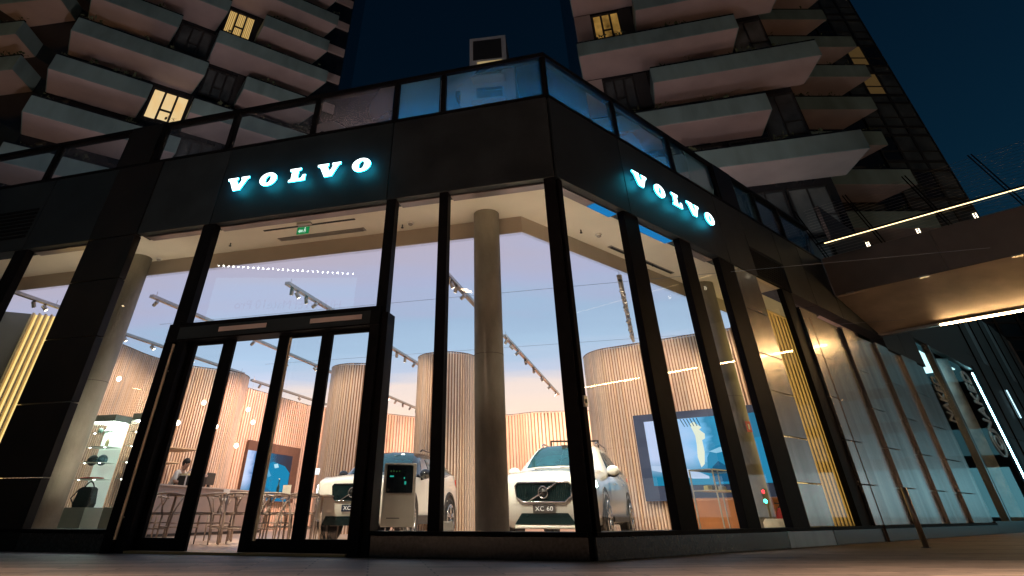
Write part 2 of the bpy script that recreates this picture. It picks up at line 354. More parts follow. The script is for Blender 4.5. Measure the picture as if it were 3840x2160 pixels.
# ------------------------------------------------------------------ showroom interior shell
def shell():
    far = 34
    poly = [L.p(17, -.3, 0), L.p(0.1, -.3, 0), Rf.p(.3, -.3, 0), Rf.p(19, -.3, 0), V((14, 40, 0)), V((-22, 40, 0))]
    mf = mat('timber_floor', (.60, .44, .34), .28, 0, .2, 3, 0, stretch=(1, 6, 1))
    mb = MB(); mb.prism([p+V((0, 0, .004)) for p in poly], (0, 0, .012)); struct(mb.build('showroom_floor', mf))
    # perimeter ceiling
    zc = 5.1
    cor = C0+NL*1.64-Rf.o*1.64   # not used directly: the bulkhead follows both fronts 1.65 m in
    def inner(F, u): return F.p(u, -1.65, 0)
    # meeting point of both inset lines
    d1, d2 = L.d, Rf.d; P1, P2 = L.p(0, -1.65, 0), Rf.p(0, -1.65, 0)
    den = d1.x*d2.y-d1.y*d2.x; t = ((P2.x-P1.x)*d2.y-(P2.y-P1.y)*d2.x)/den
    K = P1+d1*t
    up = lambda p, z: V((p.x, p.y, z))
    mb = MB()
    Q1, Q2 = L.p(0, -.2, 0), Rf.p(0, -.2, 0); t2 = ((Q2.x-Q1.x)*d2.y-(Q2.y-Q1.y)*d2.x)/den; K2 = Q1+d1*t2
    mb.prism([up(L.p(17, -.2, 0), zc), up(K2, zc), up(K, zc), up(L.p(17, -1.65, 0), zc)], (0, 0, .08)); mb.prism([up(K2, zc), up(Rf.p(9, -.2, 0), zc), up(Rf.p(9, -1.65, 0), zc), up(K, zc)], (0, 0, .08))
    mb.build('perimeter_ceiling', M_cream, B)
    mb = MB(); zi = 4.72
    a, b = up(L.p(17, -1.65, 0), zi), up(Rf.p(9.0, -1.65, 0), zi); k = up(K, zi)
    mb.quad(a, k, k+V((0, 0, .38)), a+V((0, 0, .38))); mb.quad(k, b, b+V((0, 0, .38)), k+V((0, 0, .38)))
    mb.build('bulkhead', M_bulk, B)
    # luminous sky ceiling
    m = bpy.data.materials.new('luminous_sky_ceiling'); m.use_nodes = True; nt = m.node_tree; N = nt.nodes; N.clear()
    o = N.new('ShaderNodeOutputMaterial'); e = N.new('ShaderNodeEmission'); tc = N.new('ShaderNodeTexCoord')
    dp = N.new('ShaderNodeVectorMath'); dp.operation = 'DOT_PRODUCT'; dp.inputs[1].default_value = NL
    nt.links.new(tc.outputs['Object'], dp.inputs[0])
    base = C0.dot(NL)
    nz = N.new('ShaderNodeTexNoise'); nz.inputs['Scale'].default_value = .22; nz.inputs['Detail'].default_value = 5
    mp = N.new('ShaderNodeMapping'); mp.inputs['Scale'].default_value = (1, 2.2, 1); nt.links.new(tc.outputs['Object'], mp.inputs[0]); nt.links.new(mp.outputs[0], nz.inputs['Vector'])
    ad = N.new('ShaderNodeMath'); ad.operation = 'MULTIPLY_ADD'; ad.inputs[1].default_value = 5.0; nt.links.new(nz.outputs['Fac'], ad.inputs[0])
    nt.links.new(dp.outputs['Value'], ad.inputs[2])
    mr = N.new('ShaderNodeMapRange'); mr.inputs[1].default_value = base+2.5+1.0; mr.inputs[2].default_value = base+2.5+22; nt.links.new(ad.outputs[0], mr.inputs[0])
    cr = N.new('ShaderNodeValToRGB'); el = cr.color_ramp.elements
    el[0].position = 0; el[0].color = (.48, .43, .54, 1); el[1].position = 1; el[1].color = (1.05, .80, .66, 1)
    for p, c in ((.14, (.42, .45, .64)), (.26, (.36, .49, .68)), (.42, (.41, .56, .75)), (.56, (.56, .62, .78)), (.72, (.92, .76, .70))):
        q = el.new(p); q.color = (*c, 1)
    nt.links.new(mr.outputs[0], cr.inputs[0]); nt.links.new(cr.outputs[0], e.inputs[0]); e.inputs[1].default_value = 1.12
    nt.links.new(e.outputs[0], o.inputs[0])
    mb = MB(); far_l = V((-24, 40, zi)); far_r = V((16, 40, zi))
    mb.prism([a, k, b, far_r, far_l], (0, 0, .05)); struct(mb.build('showroom_ceiling', m))
    # dark joint lines in the stretched ceiling
    mj = mat('ceiling_joint', (.25, .3, .4), .8)
    for n in (4.9, 10.2):
        mb = MB(); L.box(mb, -8, 12, -n-.012, -n, zi-.006, zi-.001); mb.build('ceiling_joint', mj, B)
    # back and side walls closing the room
    mb = MB()
    mb.para((-24, 36, 0), (40, 0, 0), (0, .2, 0), (0, 0, 6.5)); mb.para((-22, 12, 0), (.2, 0, 0), (0, 24, 0), (0, 0, 6.5))
    mb.para((13.2, 20.2, 0), (.2, 0, 0), (1, 18, 0), (0, 0, 6.5))
    mb.build('inner_wall', mat('inner_wall_paint', (.55, .40, .32), .8, 0, .05, 2), B)
shell()

# ------------------------------------------------------------------ slat walls
def slatwall(name, pts, z1, label, cat='slat wall', pitch=.084, closed=False, k=10, cap=True, slat=M_wood, back=M_woodback, depth=.04, face=.040, seam=1.9):
    P = catmull([V((*p, 0)) for p in pts], k) if k > 1 else [V((*p, 0)) for p in pts]
    t = thing(name, label, cat, P[len(P)//2] if not closed else sum(P, V())/len(P), world=True)
    # resample
    seg = []; acc = 0; last = P[0]; nxt = 0; S = []
    for a, b in zip(P[:-1], P[1:]):
        d = (b-a).length; u = (b-a).normalized() if d else V((1, 0, 0)); q = nxt-acc
        while q < d:
            S.append((a+u*q, u)); q += pitch; nxt += pitch
        acc += d
    mb = MB()
    for p, u in S:
        n = V((u.y, -u.x, 0))      # front side is on the right of the direction of travel
        dz = random.uniform(-.004, .004)
        mb.para(p-u*face/2, u*face, n*depth, V((0, 0, z1+dz)), random.choice((0, 0, 1, 1, 2)))
    mb.build('slats', slat, t)
    mb = MB(); vs = []; fs = []
    for p, u in S+([S[0]] if closed else [(P[-1], (P[-1]-P[-2]).normalized())]):
        vs += [p, p+V((0, 0, z1-.03))]
    for i in range(len(vs)//2-1): fs.append((2*i, 2*i+2, 2*i+3, 2*i+1))
    mb.add(vs, fs); mb.build('backing', back, t)
    if seam:
        mb = MB()
        for (p, u), (p2, u2) in zip(S[:-1], S[1:]):
            n = V((u.y, -u.x, 0)); mb.para(p, p2-p, n*.012, V((0, 0, .02)))
        for q in range(len(mb.v)): mb.v[q] = mb.v[q]+V((0, 0, seam))
        mb.build('joint_rail', back, t)
    if cap:
        mb = MB(); vs = []; fs = []
        for p, u in S+([S[0]] if closed else []):
            n = V((u.y, -u.x, 0)); vs += [p+n*(depth+.01)+V((0, 0, z1+.012)), p-n*.10+V((0, 0, z1+.012))]
        for i in range(len(vs)//2-1): fs.append((2*i, 2*i+2, 2*i+3, 2*i+1))
        mb.add(vs, fs); mb.build('cap', back, t)
    return t
ZT = 4.45
def circ(cx, cy, r, n=48): return [(cx+r*math.cos(-2*math.pi*i/n), cy+r*math.sin(-2*math.pi*i/n)) for i in range(n+1)]
# direction of travel so that "right" faces the camera/room: circle is walked clockwise -> outward
slatwall('slat_drum', [(x, y) for x, y in circ(-.72, 19.25, .9)][::-1], ZT, 'round timber-slat drum standing behind the white car with the black roof', 'slat drum', closed=True, k=1)
slatwall('slat_drum', [(x, y) for x, y in circ(-3.75, 20.9, .95)][::-1], ZT, 'round timber-slat drum just right of the entrance doors', 'slat drum', closed=True, k=1)
RW0, RW1 = V((4.2, 17.85, 0)), V((7.3, 15.5, 0)); RWd = (RW1-RW0).normalized(); RWn = V((RWd.y, -RWd.x, 0))
slatwall('slat_wall', [(5.2, 20.6), (4.3, 20.3), (3.75, 19.5), (3.68, 18.7), (3.95, 18.06), (4.5, 17.62), (5.2, 17.09), (6.2, 16.33), (7.3, 15.5), (8.6, 14.51)], ZT, 'rounded timber-slat wall carrying the large video wall on the right')
slatwall('slat_wall', [(-11.6, 15.0), (-10.75, 15.6), (-10.3, 17.3), (-10.1, 18.9), (-9.55, 20.1), (-8.9, 20.75), (-8.35, 21.1), (-8.05, 21.8), (-8.2, 22.6), (-8.8, 23.0)], ZT, 'wavy timber-slat wall behind the bar counter on the left')
slatwall('slat_wall', [(-9.6, 19.8), (-8.42, 23.5), (-6.6, 29.0)], ZT-.15, 'straight salmon slat wall carrying the screen behind the dining tables', k=2, pitch=.15, face=.09, depth=.03)
slatwall('slat_wall', [(-6.6, 28.0), (-5.6, 29.4), (-4.0, 30.0), (-2.4, 31.2), (-.6, 31.4), (.8, 30.6), (2.0, 30.3), (3.0, 29.5), (4.5, 29.2), (6.0, 28.9), (8.5, 28.0)], ZT-.15, 'long wavy salmon slat wall at the back of the showroom', pitch=.16, face=.10, depth=.035)

# gold fins far left + grey panel + dark board with scribbles
gf = thing('gold_fin_screen', 'narrow screen of backlit golden fins at the far left window', 'screen', (-10.6, 13.6, 0), world=True)
mb = MB(); F2 = Frame((-10.95, 14.35, 0), (.93, .36, 0), (.36, -.93, 0))
for i in range(6): F2.box(mb, .02+i*.13, .06+i*.13, 0, .16, 0, ZT)
mb.build('fins', M_brass, gf)
mb = MB(); F2.box(mb, -.02, .8, -.06, -.03, 0, ZT); mb.build('backlit_panel', M_goldlit, gf)
gw = thing('grey_partition', 'plain grey-green partition beside the golden fins', 'partition', (-11.4, 14.1, 0), world=True)
mb = MB(); F2.box(mb, -.75, -.04, -.1, .02, 0, ZT); mb.build('panel', mat('grey_green_paint', (.22, .25, .23), .7, 0, .06, 2), gw)
nb = thing('neon_board', 'dark board with scribbled pale blue neon lines at the far left', 'sign', (-12.2, 13.9, 0), world=True)
mb = MB(); F2.box(mb, -2.6, -.8, -.1, .0, 0, 4.3); mb.build('board', mat('dark_board', (.02, .03, .04), .3), nb)
mb = MB()
for r_ in range(8):
    z = 4.0-r_*.16; u = -1.75+.03*r_; pts = []
    while u < -1.0+random.uniform(-.25, .05):
        pts.append(F2.p(u, .03, z+random.uniform(-.05, .05))); u += random.uniform(.03, .07)
    if len(pts) > 2: mb.tube(pts, .009, 5)
mb.build('neon_line', emis('neon_pale', (.5, .9, 1.), 1.6), nb)

# concrete columns
def column(p, r, label, z1=5.1):
    t = thing('concrete_column', label, 'column', (*p, 0), group='round concrete columns inside the showroom')
    mb = MB(); mb.cyl((0, 0, 0), (0, 0, z1), r, n=40); mb.build('shaft', M_conc, t, True)
    for pol in t.children[0].data.polygons:
        if len(pol.vertices) > 4: pol.use_smooth = False
    mb = MB(); mb.ring((0, 0, 2.55), (0, 0, 1), r, .004, 32); mb.build('formwork_joint', mat('joint_line', (.12, .11, .1), .9), t)
column((.32, 9.98), .245, 'round concrete column just inside the glass left of the building corner')
column((-7.50, 12.25), .25, 'round concrete column in front of the glass display cabinets on the left')
column((5.9, 14.05), .25, 'round concrete column in front of the large video wall on the right')

# ------------------------------------------------------------------ ceiling track lights
def track(P, length, label, heads):
    ax = NL
    t = thing('track_light', label, 'track light', P, YAW, group='suspended lighting tracks under the sky ceiling')
    mb = MB(); mb.box((0, length/2, .045), (.11, length, .07)); mb.build('rail', M_alu, t, bevel=.006)
    mb = MB()
    for y in (.15, length-.15): mb.cyl((0, y, .08), (0, y, .19), .006, n=6)
    mb.build('hanger', M_alu, t)
    for y in heads:
        h = MB(); h.cyl((0, y, .01), (0, y, -.05), .012, n=8); h.M = Matrix.Translation((0, y, -.07)) @ Matrix.Rotation(R(random.uniform(20, 50)), 4, 'X') @ Matrix.Rotation(R(random.uniform(-60, 60)), 4, 'Y')
        h.cyl((0, 0, .07), (0, 0, -.07), .045, n=14); o = h.build('spotlight', M_alu, t)
        l = MB(); l.M = h.M; l.cyl((0, 0, -.071), (0, 0, -.074), .036, n=14); l.build('lens', emis('spot_lens', (1., .82, .58), 9.), o)
TZ = 4.53
def hd(*a): return a
T1 = V((-.55, 11.7, TZ))
for P, n, lab, hs in (
    ((-.52, 11.75, TZ), 5.0, 'lighting track passing behind the concrete column near the corner', (.2, .45, .75, 1.3, 3.6, 4.3)),
    ((1.0, 16.9, TZ), 10., 'long lighting track running back above the white car at the corner', (.2, .9, 1.7, 3., 4.4, 6., 7.6, 9.2)),
    ((-4.1, 12.4, TZ), 3.2, 'lighting track above the entrance with two bright spots', (.25, .5, .9, 1.3, 1.9)),
    ((-2.55, 17.9, TZ), 3.4, 'lighting track between the doors and the taller slat drum', (.2, .9, 1.6, 2.4)),
    ((3.25, 11.95, TZ), 5.4, 'stocky lighting track in the second pane right of the corner', (.2, .45, .8, 1.3, 1.8, 2.3, 3.1, 3.9, 4.6, 5.1)),
    ((-7.55, 13.3, TZ), 3.2, 'pale lighting track beside the left concrete column', (.2,)),
    ((-6.5, 16.8, TZ), 6.2, 'lighting track above the dining tables', (.5, 2.4, 4.2, 5.6)),
    ((-10.0, 16.3, TZ), 6.2, 'lighting track along the wavy slat wall behind the bar', (.5, 1.6, 3.4, 5.2)),
    ((-8.35, 23.4, TZ), 6.0, 'lighting track in front of the straight salmon slat wall', (.6, 2.1, 3.6, 5.)),
    ((-3.7, 26.4, TZ), 4.6, 'lighting track in front of the back slat wall', (.5, 1.4, 2.3, 3.2, 4.)),
    ((-10.7, 12.7, TZ), 1.6, 'short lighting track at the far left window', (.9, 1.2))):
    track(P, n, lab, hs)

# real light for the room: spots on the tracks and coves behind the slat walls
def spot(loc, to, power, col=(1., .78, .55), ang=70, blend=.6, rad=.06, name='spot_lamp'):
    l = bpy.data.lights.new(name, 'SPOT'); l.energy = power; l.color = col; l.spot_size = R(ang); l.spot_blend = blend; l.shadow_soft_size = rad
    o = bpy.data.objects.new(name, l); COL.objects.link(o); o.location = loc
    o.rotation_euler = (V(to)-V(loc)).to_track_quat('-Z', 'Y').to_euler(); return o
WARM = (1., .73, .50); PEACH = (1., .57, .42)
for loc, to, p, c in (
    ((.2, 14.2, 4.4), (.9, 17, .8), 120, (1., .85, .62)),
    ((.3, 10.6, 4.55), (1.4, 12.3, .5), 420, (1., .88, .68)), ((1.2, 11.2, 4.4), (1.9, 14, .8), 300, (1., .86, .62)), ((4.1, 14.4, 4.4), (2.6, 14.2, .7), 330, (1., .86, .62)),
    ((-3.6, 12.0, 4.4), (-2.4, 14.2, .5), 420, (1., .86, .62)), ((-2.2, 19.0, 4.4), (-1.8, 16.5, .9), 80, (1., .86, .62)),
    ((2.2, 15.2, 4.4), (-.6, 19, 2.2), 120, WARM), ((-1.2, 16.2, 4.4), (-3.7, 20.6, 2.2), 120, WARM), ((-4.6, 17.6, 4.4), (-3.7, 20.6, 2.), 90, WARM),
    ((4.3, 14.2, 4.4), (5.0, 17.1, 2.8), 170, WARM), ((5.0, 14.7, 4.4), (7.0, 15.6, 2.8), 110, WARM), ((3.0, 14.8, 4.4), (3.8, 18.4, 2.2), 110, WARM),
    ((-7.6, 16.8, 4.4), (-10.2, 18.0, 2.2), 200, WARM), ((-6.6, 17.8, 4.4), (-9.2, 20.4, 2.2), 230, WARM), ((-6.2, 19.5, 4.4), (-8.1, 21.8, 2.3), 160, PEACH),
    ((-5.6, 22.6, 4.4), (-8.2, 24.0, 2.6), 300, PEACH), ((-4.2, 25.0, 4.4), (-6.7, 27.4, 2.6), 300, PEACH),
    ((-3.4, 26.6, 4.4), (-4.4, 29.8, 2.4), 300, PEACH), ((-1.2, 27.2, 4.4), (-1.2, 31, 2.4), 380, PEACH), ((1.6, 26.6, 4.4), (2., 30, 2.4), 330, PEACH), ((3.6, 25.4, 4.4), (4., 29, 2.4), 380, PEACH), ((5.2, 25., 4.4), (6., 28.6, 2.4), 320, WARM),
    ((-5.2, 14.6, 4.4), (-5.2, 14.2, 0), 120, WARM), ((-5.8, 18.6, 4.4), (-6.9, 19, .8), 110, WARM)):
    spot(loc, to, p*2.75, c, 85 if p > 250 else 75)

def uplight(P, to, p, label, c=(1., .84, .62)):  # unseen uplights added to brighten the perimeter ceiling and the left column
    t = thing('added_uplight', label, 'uplight', P, 0, 'added uplights hidden behind the plinth')
    mb = MB(); mb.cyl((0, 0, 0), (0, 0, .06), .09, n=18); mb.build('housing', M_alu, t); mb = MB(); mb.cyl((0, 0, .06), (0, 0, .064), .075, n=18); mb.build('lens', emis('uplight_lens', (1., .85, .65), 4.), t)
    s = spot((0, 0, 0), (0, 0, 1), p, c, 80, 1., .07, 'uplight_lamp'); s.parent = t; s.location = (0, 0, .075); s.rotation_euler = (V(to)-V(P)).to_track_quat('-Z', 'Y').to_euler()
for F_, u_, p_, lab in ((L, .35, 90, 'added uplight hidden behind the plinth left of the corner post'), (L, 2.75, 90, 'added uplight hidden behind the plinth at the narrow pane'), (L, 7.3, 110, 'added uplight hidden behind the plinth of the left window'), (L, 10.4, 100, 'added uplight hidden at the far left window'), (Rf, 1.0, 120, 'added uplight hidden behind the plinth right of the corner post'), (Rf, 3.2, 120, 'added uplight hidden behind the plinth at the second right pane'), (Rf, 4.9, 100, 'added uplight hidden behind the plinth at the third right pane'), (L, 4.8, 0, '')):
    if lab: uplight(F_.p(u_, -.75, .016), F_.p(u_, -.85, 5), p_, lab)
uplight(L.p(7.9, -.45, .016), V((-7.5, 12.25, 2.6)), 300, 'added uplight brightening the left concrete column')
# small ceiling fittings
def fitting(name, label, cat, loc, build, group=None, rz=0):
    t = thing(name, label, cat, loc, rz, group); build(t); return t
def smoke(t):
    mb = MB(); mb.cyl((0, 0, 0), (0, 0, -.03), .07, .065, 18); mb.build('base', M_white, t, False); mb = MB(); mb.cyl((0, 0, -.03), (0, 0, -.055), .05, .035, 18); mb.build('sensor', M_greyl, t)
def sprink(t):
    mb = MB(); mb.cyl((0, 0, 0), (0, 0, -.06), .012, n=8); mb.cyl((0, 0, -.06), (0, 0, -.07), .028, n=10); mb.build('head', M_dark, t)
for p, lab in (((-1.19, 10.36, 5.1), 'smoke detector on the cream ceiling left of the corner column'), ((.53, 9.99+.25, 5.1), 'smoke detector on the cream ceiling beside the corner column'), ((2.69, 10.95, 5.1), 'smoke detector in the first pane right of the corner'), ((-7.09, 12.29, 5.1), 'round detector on the ceiling beside the left concrete column')):
    fitting('smoke_detector', lab, 'smoke detector', p, smoke, 'smoke detectors on the perimeter ceiling')
for p, lab in (((-1.36, 10.46, 5.1), 'sprinkler head beside the smoke detector left of the corner column'), ((2.28, 10.71, 5.1), 'sprinkler head in the first pane right of the corner'), ((4.25, 12.6, 5.1), 'sprinkler head in the second pane right of the corner'), ((-5.15, 11.4, 5.1), 'sprinkler head near the left edge of the pane above the doors')):
    fitting('sprinkler', lab, 'sprinkler', p, sprink, 'sprinkler heads on the perimeter ceiling')
for n in ((-9.2, 20.9, 4.71), (-6.9, 15.2, 4.71), (-7.6, 16.4, 4.71), (-5.9, 18.6, 4.71), (-5.5, 18.2, 4.71), (-4.9, 20.6, 4.71)):
    pass
def slot(t, w=1.95, d=.045):
    mb = MB(); mb.box((0, 0, -.006), (w, d, .012)); mb.build('slot', M_dark, t)
rzL = math.atan2(-L.d.y, -L.d.x); rzR = math.atan2(Rf.d.y, Rf.d.x)
fitting('air_slot', 'thin dark air slot in the ceiling above the entrance', 'air slot', (-3.26, 10.47, 5.1), lambda t: slot(t, 2.05, .05), None, rzL)
fitting('air_grille', 'wide grey air grille in the ceiling above the entrance', 'air grille', (-3.1, 10.93, 5.1), lambda t: (MB().box((0, 0, -.008), (1.98, .14, .016)).build('frame', M_greyl, t), [MB().box((0, -.05+i*.025, -.02), (1.9, .008, .012)).build('vane', M_alu, t) for i in range(5)]), None, rzL)
fitting('air_grille', 'long dark air grille in the ceiling right of the corner', 'air grille', (3.97, 12.4, 5.1), lambda t: (MB().box((0, 0, -.008), (2.5, .10, .016)).build('frame', M_greyl, t), [MB().box((0, -.03+i*.02, -.02), (2.42, .008, .012)).build('vane', M_dark, t) for i in range(4)]), None, rzR)
def exit_sign(t):
    MB().box((0, 0, -.02), (.3, .08, .04)).build('mount', M_alu, t)
    MB().box((0, 0, -.16), (.26, .025, .14)).build('sign_face', emis('exit_green', (.02, .40, .12), .55), t)
    mb = MB(); y = -.0135
    w = lambda pts: mb.prism([(x, y, z-.16) for x, z in pts], (0, -.002, 0))
    w([(-.10, -.012), (-.06, .03), (-.06, .012), (-.0, .012), (-.0, -.036), (-.06, -.036), (-.06, -.054)])
    w([(.03, .03), (.055, .03), (.075, -.02), (.06, -.05), (.045, -.045), (.055, -.02), (.04, -.01), (.02, -.045), (.008, -.04), (.03, 0)]); mb.ball((.05, y-.001, -.115), .012, 8, 6)
    mb.build('pictogram', emis('exit_white', (.7, 1., .8), .8), t)
fitting('exit_sign', 'green emergency exit sign hanging above the entrance', 'exit sign', (-3.32, 10.38, 5.1), exit_sign, None, rzL)

# ------------------------------------------------------------------ illuminated letter signs
def letter_polys():
    V_ = [(0, .29), (.235, .29), (.235, .245), (.205, .235), (.275, .10), (.345, .235), (.315, .245), (.315, .29), (.50, .29), (.50, .245), (.46, .235), (.335, 0), (.175, 0), (.05, .235), (0, .245)]
    L_ = [(0, .29), (.245, .29), (.245, .245), (.195, .237), (.195, .055), (.275, .055), (.31, .13), (.365, .13), (.365, 0), (0, 0), (0, .045), (.05, .053), (.05, .237), (0, .245)]
    return V_, L_
def sign(F, u0, sgn, z, label):
    """sgn: +1 when text runs along +s, -1 along -s"""
    t = thing('illuminated_sign', label, 'sign', F.p(u0+sgn*1.6, .06, z), world=True, group='glowing letter signs on the fascia')
    V_, L_ = letter_polys()
    M_f = emis('letter_face', (.88, 1., 1.), 3.2); M_s = emis('letter_side', (.02, .58, .80), 11.0)  # cyan emission on sides and backs imitates lens bloom around the letters
    def P(x, y, o): return F.p(u0+sgn*x*.965, o, z+y*.965)
    items = [(V_, 0), ('O', .77), (L_, 1.45), (V_, 2.07), ('O', 2.83)]
    for poly, x0 in items:
        mb = MB(); mh = MB()
        if poly == 'O':
            n = 28; a, b, c, d = .195, .148, .058, .088
            out = [(x0+a+a*math.cos(2*math.pi*i/n), .145+b*math.sin(2*math.pi*i/n)) for i in range(n)]
            inn = [(x0+a+c*math.cos(2*math.pi*i/n)+.012*math.sin(2*math.pi*i/n), .145+d*math.sin(2*math.pi*i/n)) for i in range(n)]
            for i in range(n):
                j = (i+1) % n
                mb.quad(P(*out[i], .19), P(*out[j], .19), P(*inn[j], .19), P(*inn[i], .19), 0)
                mb.quad(P(*out[i], .165), P(*out[j], .165), P(*out[j], .19), P(*out[i], .19), 1)
                mb.quad(P(*inn[i], .165), P(*inn[j], .165), P(*inn[j], .19), P(*inn[i], .19), 1)
                mb.quad(P(*out[i], .165), P(*out[j], .165), P(*inn[j], .165), P(*inn[i], .165), 1)
        else:
            q = [(x0+x, y) for x, y in poly]; n = len(q)
            mb.add([P(*p, .19) for p in q], [list(range(n))], 0); mb.add([P(*p, .165) for p in q], [list(range(n))], 1)
            for i in range(n):
                j = (i+1) % n; mb.quad(P(*q[i], .165), P(*q[j], .165), P(*q[j], .19), P(*q[i], .19), 1)
        mb.build('letter', [M_f, M_s], t)
        mb = MB(); mb.box((0, 0, 0), (.001, .001, .001))
    mb = MB()
    for poly, x0 in items:
        for dx in (.12, .3): mb.cyl(P(x0+dx, .15, .05), P(x0+dx, .15, .164), .008, n=6)
    mb.build('stand_off', M_dark, t)
    return t
sign(L, 6.47, -1, 5.52, 'glowing white serif letter sign on the left fascia above the entrance')
sign(Rf, 2.20, 1, 5.57, 'glowing white serif letter sign on the right fascia')

# ------------------------------------------------------------------ screens with moving-picture stills
def screen_mat(name, kind):
    m = bpy.data.materials.new(name); m.use_nodes = True; nt = m.node_tree; N = nt.nodes; N.clear()
    o = N.new('ShaderNodeOutputMaterial'); e = N.new('ShaderNodeEmission'); tc = N.new('ShaderNodeTexCoord')
    sp = N.new('ShaderNodeSeparateXYZ'); nt.links.new(tc.outputs['UV'], sp.inputs[0])
    nz = N.new('ShaderNodeTexNoise'); nz.inputs['Scale'].default_value = 5; nz.inputs['Detail'].default_value = 7; nz.inputs['Distortion'].default_value = .8
    nt.links.new(tc.outputs['UV'], nz.inputs['Vector'])
    ad = N.new('ShaderNodeMath'); ad.operation = 'MULTIPLY_ADD'; ad.inputs[1].default_value = .22; nt.links.new(nz.outputs['Fac'], ad.inputs[0])
    nt.links.new(sp.outputs['X'], ad.inputs[2])
    cr = N.new('ShaderNodeValToRGB'); el = cr.color_ramp.elements
    stops = ((0., (.50, .68, 1.)), (.16, (.62, .72, 1.)), (.34, (.50, .70, 1.)), (.50, (.40, .66, 1.)), (.60, (.20, .58, .95)), (.68, (.04, .28, .5)), (.82, (.05, .38, .65)), (1., (.03, .2, .35))) if kind == 'wide' else \
            ((0., (.9, .95, 1.)), (.18, (.55, .68, 1.)), (.30, (.02, .16, .42)), (.5, (.02, .24, .45)), (.75, (.05, .08, .14)), (1., (.06, .05, .07)))
    el[0].position, el[1].position = 0, 1; el[0].color = (*stops[0][1], 1); el[1].color = (*stops[-1][1], 1)
    for p, c in stops[1:-1]:
        q = el.new(p); q.color = (*c, 1)
    nt.links.new(ad.outputs[0], cr.inputs[0])
    # lower part turns to road blue
    gr = N.new('ShaderNodeMapRange'); gr.inputs[1].default_value = .12; gr.inputs[2].default_value = .40; nt.links.new(sp.outputs['Y'], gr.inputs[0])
    mx = N.new('ShaderNodeMix'); mx.data_type = 'RGBA'; nt.links.new(gr.outputs[0], mx.inputs[0]); mx.inputs[6].default_value = (.02, .25, .42, 1) if kind == 'wide' else (.02, .2, .4, 1)
    nt.links.new(cr.outputs[0], mx.inputs[7]); nt.links.new(mx.outputs[2], e.inputs[0]); e.inputs[1].default_value = 1.0
    nt.links.new(e.outputs[0], o.inputs[0]); return m
def uvquad(a, b, c, d, name, m, parent):
    o = MB().quad(a, b, c, d).build(name, m, parent)
    uv = o.data.uv_layers.new(name='UVMap')
    for i, q in enumerate(((0, 0), (1, 0), (1, 1), (0, 1))): uv.data[i].uv = q
    return o
WF = Frame(RW0, RWd, RWn)
t = thing('video_wall', 'large blue-lit video wall in a dark frame on the right slat wall', 'video wall', WF.p(2.5, .1, .7), world=True)
MB().para(WF.p(.47, .06, .72), WF.d*4.2, WF.o*.10, V((0, 0, 1.9))).build('frame', mat('video_wall_frame', (.03, .045, .09), .4, 0, .1, 4, emit=(.04, .09, .22), estr=.11), t)
SC = screen_mat('screen_still', 'wide')
uvquad(WF.p(.76, .17, 1.03), WF.p(3.72, .17, 1.03), WF.p(3.72, .17, 2.45), WF.p(.76, .17, 2.45), 'display', SC, t)
uvquad(WF.p(3.76, .168, .95), WF.p(4.6, .168, .95), WF.p(4.6, .168, 2.25), WF.p(3.76, .168, 2.25), 'side_display', emis('side_blue', (.05, .30, .55), .8), t)
def scrpoly(t, F, o, pts, col, s, name='picture_detail'):
    mb = MB(); mb.add([F.p(x, o, z) for x, z in pts], [list(range(len(pts)))]); mb.build(name, emis('pic_%.2f_%.2f_%.2f_%.1f' % (*col, s), col, s), t)
scrpoly(t, WF, .173, [(1.98, 2.32), (2.1, 2.36), (2.27, 2.22), (2.2, 2.18), (2.32, 2.08), (2.3, 1.98), (2.22, 1.95), (2.22, 1.7), (2.16, 1.45), (2.06, 1.38), (2.02, 1.6), (2.06, 1.85), (2.07, 2.05), (2.03, 2.18)], (.95, 1., .8), .95)
scrpoly(t, WF, .172, [(2.2, 1.30), (2.25, 1.58), (2.42, 1.78), (2.75, 1.86), (3.7, 1.95), (3.7, 1.05), (2.3, 1.05), (2.36, 1.2)], (.03, .33, .6), .8)
scrpoly(t, WF, .175, [(2.33, 1.70), (2.6, 1.78), (3.0, 1.80), (3.0, 1.73), (2.5, 1.66)], (.35, .7, .95), .9)
scrpoly(t, WF, .176, [(2.30, 1.08), (2.33, 1.38), (2.5, 1.5), (2.68, 1.38), (2.72, 1.08)], (.02, .16, .33), .7)
scrpoly(t, WF, .174, [(.77, 1.46), (1.5, 1.42), (2.0, 1.28), (2.2, 1.20), (2.2, 1.15), (1.8, 1.16), (.77, 1.36)], (.6, .75, 1.), .9)
for i in range(6): scrpoly(t, WF, .174, [(1.75+i*.085, 2.44), (1.78+i*.085, 2.44), (1.86+i*.08, 2.26), (1.84+i*.08, 2.26)], (.03, .16, .3), .6)
scrpoly(t, WF, .172, [(3.77, .97), (4.58, .97), (4.58, 1.02), (3.77, 1.02)], (.2, .8, 1.), 1.6)
scrpoly(t, WF, .172, [(3.9, 2.24), (4.4, 2.24), (4.1, 2.05), (4.0, 1.96)], (.05, .55, .8), 1.)
